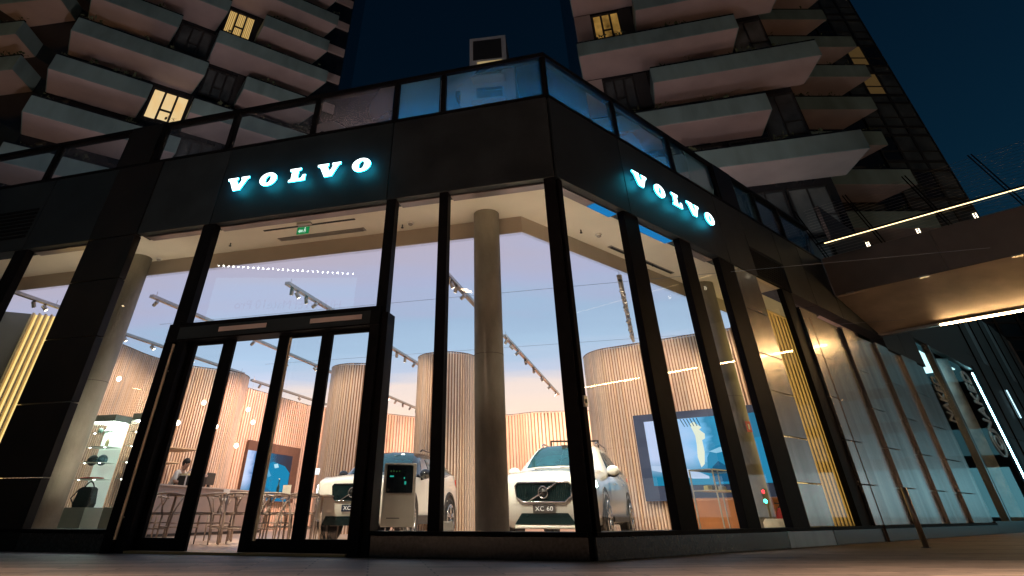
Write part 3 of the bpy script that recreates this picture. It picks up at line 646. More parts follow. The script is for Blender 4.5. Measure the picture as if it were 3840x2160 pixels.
# screen on the salmon wall
PW = Frame((-8.26, 23.95, 0), V((-6.6, 29.0, 0))-V((-8.42, 23.5, 0)), V((.949, -.314, 0)))
t = thing('wall_screen', 'brown-framed screen showing a blue car scene on the salmon wall', 'screen', PW.p(1.7, .1, .85), world=True)
MB().para(PW.p(0, .06, .85), PW.d*3.45, PW.o*.1, V((0, 0, 1.82))).build('frame', mat('brown_frame', (.10, .055, .04), .5), t)
uvquad(PW.p(.02, .165, .88), PW.p(2.95, .165, .88), PW.p(2.95, .165, 2.36), PW.p(.02, .165, 2.36), 'display', screen_mat('screen_still_two', 'narrow'), t)
scrpoly(t, PW, .168, [(1.3, 2.0), (1.7, 2.1), (2.5, 2.0), (2.9, 1.8), (2.9, 1.3), (2.1, 1.1), (1.3, 1.35)], (.02, .33, .62), .8)
scrpoly(t, PW, .17, [(1.75, 2.02), (2.0, 2.06), (2.1, 1.94), (1.85, 1.9)], (.5, .85, 1.), 1.)
scrpoly(t, PW, .169, [(1.2, 1.9), (1.35, 1.95), (1.7, 1.65), (1.5, 1.6)], (.15, .5, .8), .9)

# ------------------------------------------------------------------ cars
M_paint = mat('white_car_paint', (.82, .80, .74), .22, 0, .02, 3, coat=1.)
M_roofb = mat('black_car_paint', (.012, .013, .016), .12, 0, .1, 3, coat=1.)
M_cglass = mat('car_glass', (.012, .065, .09), .05, 0, .3, 2, spec=.9)
M_grille = mat('dark_grille', (.008, .022, .026), .25, .3, .2, 8)
M_tyre = mat('tyre_rubber', (.015, .015, .015), .8, 0, .1, 20)
M_rim = mat('alloy_rim', (.5, .5, .5), .25, .9, .05, 10)
M_arch = mat('arch_plastic', (.03, .028, .027), .6, 0, .1, 20)
M_lamp = emis('headlamp_led', (.80, 1., .92), 14.); M_lampg = mat('lamp_glass', (.3, .36, .36), .08, .2, .05, 5)
M_red = mat('tail_lamp', (.5, .04, .02), .2, 0, .1, 5, emit=(1, .12, .05), estr=.5)
class Body:
    # station: y, zbot, low, mid, zmid, sh, zsh, top, ztop
    def __init__(s, st):
        s.sec = []
        rows = []
        for y, zb, lo, mi, zm, sh, zs, tp, zt in st:
            pts = [(0, zb), (lo*.8, zb), (lo, zb+.06), (mi, zm-.10), (mi+.005, zm+.08), ((mi+sh)/2+.008, (zm+.08+zs)/2+.03), (sh, zs), (tp+.05 if zt-zs > .2 else (sh+tp)/2, zt-.07 if zt-zs > .2 else (zs+zt)/2+.015), (tp-.03, zt-.008), (tp*.55, zt+.02), (0, zt+.03)]
            rows.append([V((x, y, z)) for x, z in pts])
        s.rows = rows; s.ys = [r[0] for r in st]
        K = 5
        cols = [catmull([r[i] for r in rows], K) for i in range(len(rows[0]))]
        s.K = K; s.grid = []
        for j in range(len(cols[0])): s.grid.append([c[j] for c in cols])
    def at(s, u, v):
        """u: station index (float), v: section index (float)"""
        a = min(max(u*s.K, 0), len(s.grid)-1); i = min(int(a), len(s.grid)-2); f = a-i
        b = min(max(v, 0), len(s.grid[0])-1); j = min(int(b), len(s.grid[0])-2); g = b-j
        q = lambda ii: s.grid[ii][j].lerp(s.grid[ii][j+1], g)
        return q(i).lerp(q(i+1), f)
    def patch(s, mb, uv, off=.008, side=1, n=6, mi=0):
        """bilinear patch from four (u,v) corners, pushed out of the body"""
        def pt(a, b):
            u = (uv[0][0]*(1-a)+uv[1][0]*a)*(1-b)+(uv[3][0]*(1-a)+uv[2][0]*a)*b
            v = (uv[0][1]*(1-a)+uv[1][1]*a)*(1-b)+(uv[3][1]*(1-a)+uv[2][1]*a)*b
            p = s.at(u, v); e = .05
            tu = s.at(u+e, v)-s.at(u-e, v); tv = s.at(u, v+e)-s.at(u, v-e); nn = tu.cross(tv)
            if nn.length < 1e-9: nn = V((0, 0, 1))
            nn.normalize()
            cen = V((0, p.y, .8))
            if nn.dot(p-cen) < 0: nn = -nn
            p = p+nn*off; return V((p.x*side, p.y, p.z))
        vs = [pt(i/n, j/n) for j in range(n+1) for i in range(n+1)]
        fs = [(j*(n+1)+i, j*(n+1)+i+1, (j+1)*(n+1)+i+1, (j+1)*(n+1)+i) for j in range(n) for i in range(n)]
        mb.add(vs, fs, mi); return mb
    def mesh(s, mb, m_of=None):
        W = len(s.grid[0]); n = 2*W-2
        vs = []
        for g in s.grid:
            vs += [p for p in g]+[V((-p.x, p.y, p.z)) for p in g[-2:0:-1]]
        for i in range(len(s.grid)-1):
            for j in range(n):
                jj = j if j < W-1 else 2*W-3-j
                mb.f.append([len(mb.v)+i*n+j, len(mb.v)+i*n+(j+1) % n, len(mb.v)+(i+1)*n+(j+1) % n, len(mb.v)+(i+1)*n+j]); mb.mi.append(m_of(i/s.K, jj) if m_of else 0)
        b = len(mb.v); mb.f.append([b+j for j in range(n-1, -1, -1)]); mb.mi.append(0)
        e = b+(len(s.grid)-1)*n; mb.f.append([e+j for j in range(n)]); mb.mi.append(0)
        mb.v += vs
def wheel(t, x, y, r, side):
    w = MB(); w.tube([(x-side*.22, y, r), (x-side*.02, y, r), (x, y, r)], [r, r, r*.94], 28)
    o = w.build('wheel', M_tyre, t, False)
    m = MB(); m.cyl((x+side*.001, y, r), (x+side*.006, y, r), r*.70, n=28); m.build('wheel_well', M_dark, o)
    m = MB(); m.ring((x+side*.01, y, r), (1, 0, 0), r*.70, .018, 28)
    for i in range(5):
        a = 2*math.pi*i/5+.3
        for da in (-.13, .13):
            c, sn = math.cos(a+da), math.sin(a+da); c0, s0 = math.cos(a+da*.4), math.sin(a+da*.4)
            m.tube([(x+side*.014, y+c0*.05, r+s0*.05), (x+side*.012, y+c*r*.69, r+sn*r*.69)], [.028, .018], 6)
    m.cyl((x, y, r), (x+side*.02, y, r), .05, n=12)
    m.build('rim', M_rim, o, True)
def logo(mb, y, z, r):
    mb.ring((0, y, z), (0, 1, 0), r, r*.16, 28); mb.cyl((0, y+.012, z), (0, y-.004, z), r*.7, n=20, mi=1)
    mb.box((0, y-.01, z), (r*1.7, .012, r*.34), 1)
def plate(t, y, z, w, h, txt, m_bg, m_tx):
    o = MB().box((0, y, z), (w, .012, h)).build('model_plate', m_bg, t, bevel=.003)
    me = text_mesh(txt, h*.78, .002, .0, Matrix.Translation((0, y-.0085, z)) @ Matrix.Rotation(R(90), 4, 'X') @ Matrix.Diagonal((1.25, 1, 1, 1)), 1.1); me.materials.append(m_tx)
    link('lettering', me, o)
M_ptx = mat('plate_letter', (.8, .8, .8), .4, 0, .02, 5, emit=(1, 1, 1), estr=.18)
def car_sixty():
    t = thing('suv_car', 'white SUV with dark grille facing the corner window beside the concrete column', 'car')
    st = [(.0, .30, .66, .74, .52, .70, .84, .55, .925), (.07, .25, .78, .845, .54, .80, .90, .60, .97), (.28, .22, .87, .92, .58, .875, .97, .63, 1.035), (.65, .22, .91, .945, .60, .905, 1.02, .65, 1.085),
          (1.1, .24, .91, .945, .60, .91, 1.055, .68, 1.13), (1.38, .24, .91, .945, .62, .915, 1.075, .74, 1.165), (1.8, .24, .91, .945, .62, .915, 1.085, .70, 1.42), (2.2, .24, .91, .945, .62, .91, 1.09, .63, 1.60), (2.7, .24, .91, .945, .62, .91, 1.095, .61, 1.635),
          (3.4, .24, .91, .945, .62, .905, 1.11, .59, 1.62), (4.0, .26, .90, .945, .63, .90, 1.13, .57, 1.55), (4.4, .30, .88, .93, .64, .88, 1.14, .60, 1.30), (4.62, .36, .84, .88, .66, .82, 1.05, .60, 1.10), (4.69, .42, .72, .76, .68, .70, .95, .55, .99)]
    b = Body(st); mb = MB(); b.mesh(mb); mb.build('body', M_paint, t, True)
    b.patch(MB(), [(5.12, 10), (5.12, 8.05), (7.0, 8.2), (7.0, 10)]).build('windscreen', M_cglass, t, True)
    b.patch(MB(), [(5.12, 10), (5.12, 8.05), (7.0, 8.2), (7.0, 10)], side=-1).build('windscreen', M_cglass, t, True)
    for s_ in (1, -1):
        for u0, u1, w0, w1 in ((5.9, 7.5, 6.9, 7.5), (7.6, 8.9, 7.6, 8.9), (9.0, 10.4, 9.0, 10.0)):
            b.patch(MB(), [(u0, 6.12), (u1, 6.12), (w1, 6.88), (w0, 6.88)], side=s_).build('side_window', M_cglass, t, True)
        # headlamps
        o = b.patch(MB(), [(.62, 4.42), (2.3, 4.75), (2.25, 5.62), (.66, 5.45)], .012, s_, 5).build('headlight', M_lampg, t, True)
        b.patch(MB(), [(.95, 4.62), (2.1, 4.85), (2.05, 5.5), (.95, 5.35)], .022, s_, 3).build('lamp', M_lamp, o, True)
        b.patch(MB(), [(.68, 4.95), (.93, 4.97), (.93, 5.12), (.68, 5.08)], .022, s_, 3).build('lamp', M_lamp, o, True)
        b.patch(MB(), [(.9, 2.6), (1.7, 2.3), (1.6, 3.9), (1.0, 3.9)], .012, s_, 4).build('air_intake', M_grille, t, True)
        m = MB(); m.ball((s_*1.03, 1.62, 1.13), .13, 14, 9, 0, (1., .55, .68)); o = m.build('wing_mirror', M_paint, t, True)
        m = MB(); m.tube([(s_*.9, 1.66, 1.06), (s_*1.0, 1.64, 1.06)], .035, 8); m.ball((s_*1.03, 1.645, 1.085), .115, 12, 8, 0, (.95, .5, .6)); m.build('mirror_base', M_dark, o, True)
        for y in (.93, 3.80):
            m = MB(); m.ring((s_*.925, y, .40), (1, 0, 0), .415, .035, 32); m.cyl((s_*.90, y, .40), (s_*.945, y, .40), .40, n=32); m.build('wheel_arch', M_arch, t)
            wheel(t, s_*.965, y, .365, s_)
        m = MB(); m.tube([(s_*.60, 2.45, 1.66), (s_*.60, 2.55, 1.70), (s_*.585, 3.6, 1.68), (s_*.57, 3.8, 1.62)], .016, 8); m.build('roof_rail', M_chrome, t, True)
        m = MB(); m.box((s_*.955, 2.4, .36), (.05, 1.9, .10)); m.build('sill_trim', M_arch, t, bevel=.01)
        m = MB(); m.box((s_*.955, 2.3, .93), (.02, .2, .025)); m.box((s_*.95, 3.3, .95), (.02, .2, .025)); m.build('door_handle', M_chrome, t, bevel=.004)
        b.patch(MB(), [(11.2, 5.6), (12.3, 5.6), (11.3, 6.6), (11.0, 6.6)], .012, s_, 4).build('tail_light', M_red, t, True)
    g = [(-.47, .885), (.47, .885), (.525, .84), (.50, .68), (.38, .595), (-.38, .595), (-.50, .68), (-.525, .84)]
    o = MB().prism([(x, -.012, z) for x, z in g], (0, .10, 0)).build('grille', M_grille, t)
    m = MB()
    for i in range(27):
        x = -.455+i*.035; m.box((x, -.014, .74), (.008, .008, .25))
    m.build('bars', mat('grille_bar', (.03, .06, .065), .25, .8, .1, 8), o)
    m = MB(); q = [V((x, -.016, z)) for x, z in g]; m.tube(q+[q[0]], .013, 8); m.build('chrome_surround', M_chrome, o, True)
    m = MB(); m.tube([(-.28, -.024, .61), (.25, -.024, .87)], .014, 6); logo(m, -.032, .742, .085); m.build('badge', [M_chrome, M_dark], o, True)
    m = MB(); m.prism([(x, -.012, z) for x, z in [(-.42, .44), (.42, .44), (.55, .285), (-.55, .285)]], (0, .08, 0)); m.build('lower_intake', M_grille, t)
    m = MB(); m.box((0, -.01, .245), (1.1, .06, .05)); m.build('skid_plate', M_paint, t, bevel=.015)
    plate(t, -.022, .50, .41, .115, 'XC 60', mat('plate_dark', (.05, .045, .045), .4), M_ptx)
    m = MB(); m.tube([(-.5, 1.33, 1.165), (-.05, 1.37, 1.185)], .008, 6); m.tube([(.02, 1.33, 1.18), (.5, 1.37, 1.175)], .008, 6); m.build('wiper', M_dark, t)
    m = MB(); m.box((0, 2.05, 1.575), (.12, .08, .1)); m.build('camera_housing', M_dark, t)
    return t
c = car_sixty(); c.location = (1.32, 12.2, .016); c.rotation_euler = (0, 0, YAW-R(4.8))
def car_forty():
    t = thing('suv_car', 'white compact SUV with a black roof behind the totem and door frame', 'car')
    st = [(.0, .34, .68, .76, .56, .74, .90, .58, .97), (.07, .29, .80, .85, .58, .82, .97, .64, 1.02), (.26, .26, .88, .91, .60, .88, 1.03, .68, 1.075), (.6, .25, .90, .93, .60, .90, 1.06, .70, 1.11),
          (1.0, .26, .90, .93, .60, .90, 1.08, .70, 1.14), (1.25, .26, .90, .93, .62, .905, 1.09, .74, 1.165), (1.62, .26, .90, .93, .62, .905, 1.095, .72, 1.44), (1.95, .26, .90, .93, .62, .90, 1.10, .65, 1.59), (2.5, .26, .90, .93, .62, .90, 1.11, .63, 1.63),
          (3.2, .26, .90, .93, .62, .90, 1.16, .61, 1.615), (3.75, .28, .90, .93, .63, .90, 1.24, .60, 1.56), (4.12, .32, .88, .92, .64, .885, 1.22, .64, 1.34), (4.33, .38, .84, .88, .66, .83, 1.08, .62, 1.14), (4.40, .44, .74, .78, .68, .72, .98, .56, 1.02)]
    b = Body(st); mb = MB(); b.mesh(mb, lambda u, j: 1 if (5.0 <= u <= 10.9 and j >= 6) else 0); mb.build('body', [M_paint, M_roofb], t, True)
    for s_ in (1, -1):
        b.patch(MB(), [(5.12, 10), (5.12, 8.05), (7.0, 8.2), (7.0, 10)], side=s_).build('windscreen', M_cglass, t, True)
        for i, (u0, u1, w0, w1) in enumerate(((5.85, 7.45, 6.75, 7.45), (7.55, 8.9, 7.55, 8.9), (9.0, 9.9, 9.0, 9.7))):
            b.patch(MB(), [(u0, 6.12), (u1, 6.12), (w1, 6.88), (w0, 6.88)], side=s_).build('side_window', mat('car_side_glass', (.22, .22, .27), .05, 0, .1, 2, spec=.9) if i == 0 else M_cglass, t, True)
        o = b.patch(MB(), [(.62, 4.42), (2.3, 4.7), (2.25, 5.65), (.66, 5.5)], .012, s_, 5).build('headlight', M_lampg, t, True)
        b.patch(MB(), [(.85, 4.6), (2.1, 4.85), (2.05, 5.5), (.85, 5.35)], .022, s_, 3).build('lamp', M_lamp, o, True)
        b.patch(MB(), [(.9, 2.4), (1.6, 2.2), (1.6, 3.6), (1.0, 3.7)], .012, s_, 4).build('air_intake', M_grille, t, True)
        m = MB(); m.ball((s_*1.02, 1.5, 1.16), .13, 14, 9, 0, (1., .6, .75)); o = m.build('wing_mirror', M_roofb, t, True)
        m = MB(); m.tube([(s_*.88, 1.54, 1.07), (s_*1.0, 1.52, 1.10)], .035, 8); m.build('mirror_base', M_dark, o, True)
        for y in (.87, 3.57):
            m = MB(); m.ring((s_*.915, y, .42), (1, 0, 0), .43, .05, 32); m.cyl((s_*.89, y, .41), (s_*.935, y, .41), .41, n=32); m.build('wheel_arch', M_arch, t)
            wheel(t, s_*.955, y, .37, s_)
        m = MB(); m.tube([(s_*.62, 2.2, 1.65), (s_*.62, 2.3, 1.69), (s_*.61, 3.4, 1.67), (s_*.6, 3.6, 1.61)], .016, 8); m.build('roof_rail', M_roofb, t, True)
        m = MB(); m.box((s_*.935, 2.22, .34), (.06, 1.9, .16)); m.build('sill_trim', M_arch, t, bevel=.01)
        m = MB(); m.box((s_*.93, 2.1, .98), (.02, .2, .025)); m.box((s_*.93, 3.05, 1.0), (.02, .2, .025)); m.build('door_handle', M_paint, t, bevel=.004)
        b.patch(MB(), [(11.4, 5.4), (12.3, 5.4), (11.6, 7.4), (11.1, 7.0)], .012, s_, 4).build('tail_light', M_red, t, True)
    g = [(-.43, .93), (.43, .93), (.47, .90), (.44, .72), (.36, .645), (-.36, .645), (-.44, .72), (-.47, .90)]
    o = MB().prism([(x, -.012, z) for x, z in g], (0, .10, 0)).build('grille', M_grille, t)
    m = MB(); q = [V((x, -.016, z)) for x, z in g]; m.tube(q+[q[0]], .012, 8); m.build('surround', M_roofb, o, True)
    m = MB(); m.tube([(-.25, -.024, .66), (.25, -.024, .915)], .013, 6); logo(m, -.032, .788, .08); m.build('badge', [M_chrome, M_dark], o, True)
    m = MB(); m.prism([(x, -.012, z) for x, z in [(-.55, .40), (.55, .40), (.62, .25), (-.62, .25)]], (0, .08, 0)); m.build('lower_intake', M_grille, t)
    plate(t, -.022, .53, .41, .115, 'XC 40', mat('plate_blue', (.015, .03, .06), .4), M_ptx)
    m = MB(); m.tube([(-.5, 1.2, 1.165), (-.05, 1.24, 1.185)], .008, 6); m.tube([(.02, 1.2, 1.18), (.5, 1.24, 1.175)], .008, 6); m.build('wiper', M_dark, t)
    return t
c = car_forty(); c.location = (-2.40, 13.95, .016); c.rotation_euler = (0, 0, YAW)

# ------------------------------------------------------------------ showroom furniture
def totem():
    t = thing('info_totem', 'grey information totem with a black touch screen on chrome legs', 'totem', (-1.23, 11.85, .016), R(2))
    MB().box((0, 0, .70), (.56, .16, .90)).build('cabinet', mat('totem_grey', (.27, .245, .215), .4, 0, .04, 5), t, bevel=.01)
    o = MB().box((0, -.083, .92), (.46, .012, .40)).build('screen', mat('black_screen', (.006, .008, .01), .08, 0, .2, 4), t)
    m = MB(); m.box((-.14, -.09, .955), (.07, .004, .02)); m.box((.10, -.09, .86), (.03, .004, .045)); m.box((.08, -.09, .93), (.018, .004, .025)); m.build('screen_icon', emis('icon_green', (.05, .75, .55), .5), o)
    m = MB()
    for i, (x, z) in enumerate(((-.16, 1.03), (-.11, 1.03), (-.06, 1.025), (-.01, 1.03))): m.box((x, -.09, z), (.012, .004, .012))
    m.build('screen_text', emis('icon_lime', (.35, .8, .25), .25), o)
    m = MB(); m.box((-.08, -.083, .37), (.22, .004, .012)); m.build('label_line', M_dark, t)
    m = MB()
    for s_ in (-1, 1): m.tube([(s_*.05, -.02, .26), (s_*.10, -.10, .12), (s_*.16, -.16, .0)], .012, 8); m.tube([(s_*.2, .02, .26), (s_*.22, .06, .0)], .012, 8)
    m.build('leg', M_chrome, t, True)
totem()
t = thing('low_plinth', 'small grey box on the floor before the rear wheel of the black-roofed car', 'box', (-.42, 11.9, .016), R(4))
MB().box((0, 0, .16), (.26, .3, .32)).build('box', M_greyl, t, bevel=.008); MB().box((0, 0, .325), (.24, .28, .01)).build('lid', M_alu, t)
t = thing('standing_arch', 'thin black rectangular frame standing behind the white SUV', 'arch', (2.9, 18.0, .016), YAW*.3)
m = MB(); 
for s_ in (-1, 1): m.box((s_*.64, 0, 1.04), (.04, .04, 2.08))
m.box((0, 0, 2.06), (1.24, .04, .04)); m.build('bars', M_dark, t); MB().box((0, 0, .015), (1.34, .4, .03)).build('base', M_dark, t)
# lectern-like stand left of the compact car
t = thing('info_lectern', 'slim stand with a tilted white panel beside the compact car', 'lectern', (-3.55, 15.0, .016), R(10))
m = MB(); m.M = Matrix.Translation((0, 0, 1.2)) @ Matrix.Rotation(R(28), 4, 'X'); m.box((0, 0, 0), (.34, .26, .02)); o = m.build('panel', mat('white_panel', (.8, .85, .9), .4, 0, .02, 5, emit=(.7, .85, 1), estr=.35), t, bevel=.004)
m = MB(); m.M = Matrix.Translation((0, 0, 1.213)) @ Matrix.Rotation(R(28), 4, 'X'); m.box((-.03, 0, 0), (.16, .12, .004)); m.build('print', mat('print_blue', (.1, .4, .6), .5), o)
m = MB(); m.tube([(-.03, 0, .02), (-.03, .0, 1.19)], .012, 8); m.tube([(.03, 0, .02), (.03, 0, 1.19)], .012, 8); m.build('pole', M_alu, t)
m = MB(); m.cyl((0, 0, 0), (0, 0, .02), .17, n=24); m.build('base', M_alu, t)
m = MB(); m.ball((-.02, .05, 1.32), .075, 12, 8, 0, (1, 1, .85)); m.tube([(-.02, .05, 1.2), (-.02, .05, 1.27)], .014, 8); m.build('black_head', M_dark, t, True)

# display cabinets
M_vit = glass('vitrine_glass', (.88, .95, .92), .04)
M_vlit = mat('cabinet_white', (.82, .86, .80), .5, 0, .02, 4)
M_cabg = mat('cabinet_green_grey', (.25, .30, .26), .45, 0, .04, 4)
def cabinet(u, label, items):
    F = Frame(V((-7.42, 13.3, 0)), (-.96045, .27845, 0), (-.27845, -.96045, 0))
    w, d, h = .62, .46, 2.12
    t = thing('glass_cabinet', label, 'display cabinet', F.p(u+w/2, -d/2, .016), world=True, group='glass display cabinets behind the left column')
    part('base', [M_cabg, M_vlit], lambda mb: (F.box(mb, u, u+w, -d, 0, .016, .55)), t, bevel=.004)
    part('top', M_cabg, lambda mb: F.box(mb, u, u+w, -d, 0, 2.0, h), t, bevel=.004)
    part('top_light', emis('cabinet_light', (.92, 1., .90), 22.), lambda mb: F.box(mb, u+.05, u+w-.05, -d+.05, -.05, 1.985, 1.999), t)
    for z in (1.01, 1.29, 1.56, 1.81):
        part('shelf', M_vit if z > 1.7 else M_vlit, lambda mb: F.box(mb, u+.02, u+w-.02, -d+.03, -.03, z-.012, z), t)
        part('shelf_light', emis('shelf_spot', (1., .97, .85), 25.), lambda mb: [mb.cyl(F.p(u+x, -.1, z-.013), F.p(u+x, -.1, z-.02), .018, n=8) for x in (.12, .5)], t)
    mb = MB()
    for a, b in (((u, 0), (u+w, 0)), ((u, 0), (u, -d)), ((u+w, 0), (u+w, -d))):
        mb.quad(F.p(a[0], a[1]-.003, .551), F.p(b[0], b[1]-.003, .551), F.p(b[0], b[1]-.003, 1.999), F.p(a[0], a[1]-.003, 1.999))
    mb.build('glass', M_vit, t)
    mb = MB(); mb.quad(F.p(u+.02, -d+.02, .551), F.p(u+w-.02, -d+.02, .551), F.p(u+w-.02, -d+.02, 1.99), F.p(u+.02, -d+.02, 1.99)); mb.build('back', mat('cabinet_back', (.80, .84, .78), .6, 0, .03, 3, emit=(.92, 1., .9), estr=.42), t)  # back panel emission put in where the shelves block the top light
    if items: items(F, u)
def things_one(F, u):
    def it(name, label, cat, m, fn, smooth=True):
        mb = MB(); fn(mb); tag(mb.build(name, m, None, smooth), label, cat)
    it('backpack', 'black backpack with a round handle in the lowest cabinet bay', 'backpack', mat('bag_fabric', (.02, .035, .04), .7), lambda mb: (mb.prism([F.p(u+x, -.30, .552+z) for x, z in ((.10, 0), (.48, 0), (.50, .06), (.45, .30), (.38, .33), (.20, .33), (.14, .30), (.08, .06))], F.o*.16),
        mb.tube([F.p(u+.15+.28*i/12, -.22, .552+.30+.12*math.sin(math.pi*i/12)) for i in range(13)], .012, 8), mb.tube([F.p(u+.09, -.16, .60), F.p(u+.05, -.1, .7), F.p(u+.11, -.16, .84)], .012, 6), mb.tube([F.p(u+.49, -.16, .60), F.p(u+.54, -.1, .7), F.p(u+.47, -.16, .84)], .012, 6)), False)
    it('folded_cloth', 'red and white folded garment on the cabinet shelf above the backpack', 'garment', mat('red_cloth', (.55, .09, .07), .8, 0, .6, 14), lambda mb: (mb.ball(F.p(u+.26, -.2, 1.028), .2, 14, 8, 0, (1.15, .6, .1)), mb.ball(F.p(u+.42, -.2, 1.03), .12, 12, 8, 0, (1., .8, .14))))
    it('cap', 'dark grey peaked cap on the middle cabinet shelf', 'cap', mat('cap_grey', (.07, .08, .09), .8, 0, .5, 20), lambda mb: (mb.ball(F.p(u+.42, -.2, 1.33), .10, 14, 8, 0, (1, 1, .95)), mb.ball(F.p(u+.42, -.1, 1.30), .09, 12, 6, 0, (1, 1, .1))))
    it('cap', 'patterned blue peaked cap on the middle cabinet shelf', 'cap', mat('cap_blue', (.07, .13, .17), .8, 0, .7, 25), lambda mb: (mb.ball(F.p(u+.18, -.2, 1.33), .10, 14, 8, 0, (1, 1, .95)), mb.ball(F.p(u+.18, -.1, 1.30), .09, 12, 6, 0, (1, 1, .1))))
    it('model_car', 'small white and black model car on the top cabinet shelf', 'model car', mat('model_white', (.7, .7, .68), .4, 0, .4, 30), lambda mb: (mb.ball(F.p(u+.26, -.2, 1.845), .09, 12, 6, 0, (1.2, .6, .36)), mb.ball(F.p(u+.26, -.2, 1.875), .05, 10, 6, 0, (1.2, .6, .5))))
    it('bottle_flask', 'small tan flask on the upper cabinet shelf', 'flask', mat('flask_tan', (.45, .32, .18), .5), lambda mb: mb.tube([F.p(u+.2, -.2, 1.562), F.p(u+.2, -.2, 1.66), F.p(u+.2, -.2, 1.70)], [.035, .035, .015], 12))
    it('toy_figure', 'dark small object at the side of the top cabinet shelf', 'ornament', mat('toy_dark', (.05, .10, .08), .6), lambda mb: mb.ball(F.p(u+.48, -.2, 1.86), .05, 10, 8))
cabinet(0, 'glass cabinet with caps, red cloth and a black backpack right behind the column', things_one)
def things_two(F, u):
    mb = MB(); mb.ball(F.p(u+.3, -.2, 1.05), .12, 14, 8, 0, (1.2, .8, .4)); tag(mb.build('folded_cloth', mat('pink_cloth', (.45, .10, .13), .8, 0, .4, 14), None, True), 'pink folded garment in the cabinet left of the column', 'garment')
    mb = MB(); mb.ball(F.p(u+.32, .05+.2, .42), .07, 14, 8); mb.ball(F.p(u+.32, .05+.2, .50), .06, 14, 8, 1, (1, 1, .5)); tag(mb.build('ornament', [mat('ornament_red', (.5, .04, .03), .4), M_white], None, True), 'red and white ornament low at the left cabinet', 'ornament')
cabinet(1.05, 'half-hidden glass cabinet left of the round concrete column', things_two)
cabinet(-1.05, 'half-hidden glass cabinet between the display cabinet and the door portal', None)

# bar counter, shelves, coffee machine, barista
BFr = Frame(V((-7.6, 16.4, 0)), V((-6.55, 22.0, 0))-V((-7.6, 16.4, 0)), V((.983, -.184, 0)))
t = thing('bar_counter', 'long pale bar counter in front of the wavy slat wall', 'counter', BFr.p(2.8, -.3, .016), world=True)
MB().para(BFr.p(0, 0, .016), BFr.d*5.7, -BFr.o*.6, V((0, 0, 1.0))).build('body', mat('counter_grey_pink', (.36, .29, .26), .4, 0, .06, 3), t, bevel=.005)
MB().para(BFr.p(-.04, .04, 1.017), BFr.d*5.78, -BFr.o*.7, V((0, 0, .035))).build('worktop', mat('counter_top', (.55, .48, .42), .25, 0, .05, 5), t, bevel=.004)
MB().para(BFr.p(.1, .005, .03), BFr.d*5.5, BFr.o*.02, V((0, 0, .05))).build('kick_strip', M_dark, t)
t = thing('notice_card', 'white card with a dark square standing on the bar counter front', 'card', BFr.p(3.2, .06, .80), world=True)
MB().para(BFr.p(3.0, .03, .78), BFr.d*.34, BFr.o*.01, V((0, 0, .26))).build('card', M_white, t); MB().para(BFr.p(3.11, .045, .86), BFr.d*.09, BFr.o*.002, V((0, 0, .10))).build('dark_square', M_dark, t)
t = thing('coffee_machine', 'chrome and black coffee machine on the bar counter', 'coffee machine', BFr.p(1.75, -.3, 1.052), world=True)
MB().para(BFr.p(1.55, -.05, 1.06), BFr.d*.62, -BFr.o*.45, V((0, 0, .22))).build('body', M_dark, t, bevel=.02)
MB().para(BFr.p(1.5, -.08, 1.285), BFr.d*.72, -BFr.o*.4, V((0, 0, .05))).build('cup_tray', M_chrome, t, bevel=.01)
MB().para(BFr.p(1.62, -.045, 1.12), BFr.d*.14, BFr.o*.006, V((0, 0, .07))).build('display', emis('coffee_display', (.5, 1., .95), 1.6), t)
mb = MB(); mb.tube([BFr.p(1.35, -.15, 1.06), BFr.p(1.35, -.15, 1.35), BFr.p(1.38, -.05, 1.43), BFr.p(1.42, .02, 1.36)], .022, 10); mb.build('tap', M_chrome, t, True)
t = thing('monitor', 'small dark till monitor on the bar counter next to the person', 'monitor', BFr.p(2.6, -.3, 1.052), world=True)
MB().para(BFr.p(2.35, -.2, 1.12), BFr.d*.42, BFr.o*.02, V((0, 0, .28))).build('housing', mat('teal_black', (.01, .03, .035), .3), t, bevel=.005); MB().para(BFr.p(2.52, -.24, 1.053), BFr.d*.08, BFr.o*.05, V((0, 0, .08))).build('foot', M_dark, t)
for i, (a, s0, s1, z) in enumerate(((0, -.3, 1.5, 1.97), (1, -.4, .9, 1.62))):
    t = thing('wall_shelf', ('upper thin wooden shelf with a green bottle behind the bar', 'lower thin wooden shelf with glasses behind the bar')[i], 'shelf', (-8.5, 18.9, z))
    F3 = Frame((-8.9, 18.6, 0), (.62, .78, 0), (.78, -.62, 0))
    t.location = F3.p(.4, .2, z); t['worldbuilt'] = 1
    MB().para(F3.p(s0, -.9, z), F3.d*(s1-s0)*.8, F3.o*1.2, V((0, 0, .03))).build('board', mat('shelf_wood', (.5, .36, .24), .5), t, bevel=.004)
    MB().para(F3.p(s0+.1, -.88, z-.05), F3.d*.03, F3.o*1.1, V((0, 0, .049))).build('bracket', M_dark, t)
mb = MB(); P = F3.p(.15, .2, 2.001); mb.tube([P, P+V((0, 0, .18)), P+V((0, 0, .25)), P+V((0, 0, .34))], [.05, .05, .018, .018], 14)
tag(mb.build('bottle', mat('green_bottle', (.12, .28, .03), .1, 0, .1, 5), None, True), 'green glass bottle on the upper bar shelf', 'bottle')
for i in range(4):
    mb = MB(); P = F3.p(-.1+i*.11, .18, 1.651); mb.tube([P, P+V((0, 0, .09))], [.028, .036], 12)
    tag(mb.build('drinking_glass', mat('clear_tumbler', (.7, .7, .68), .1), None, True), 'one of the tumblers lined up on the lower bar shelf', 'glass', 'tumblers on the lower bar shelf')

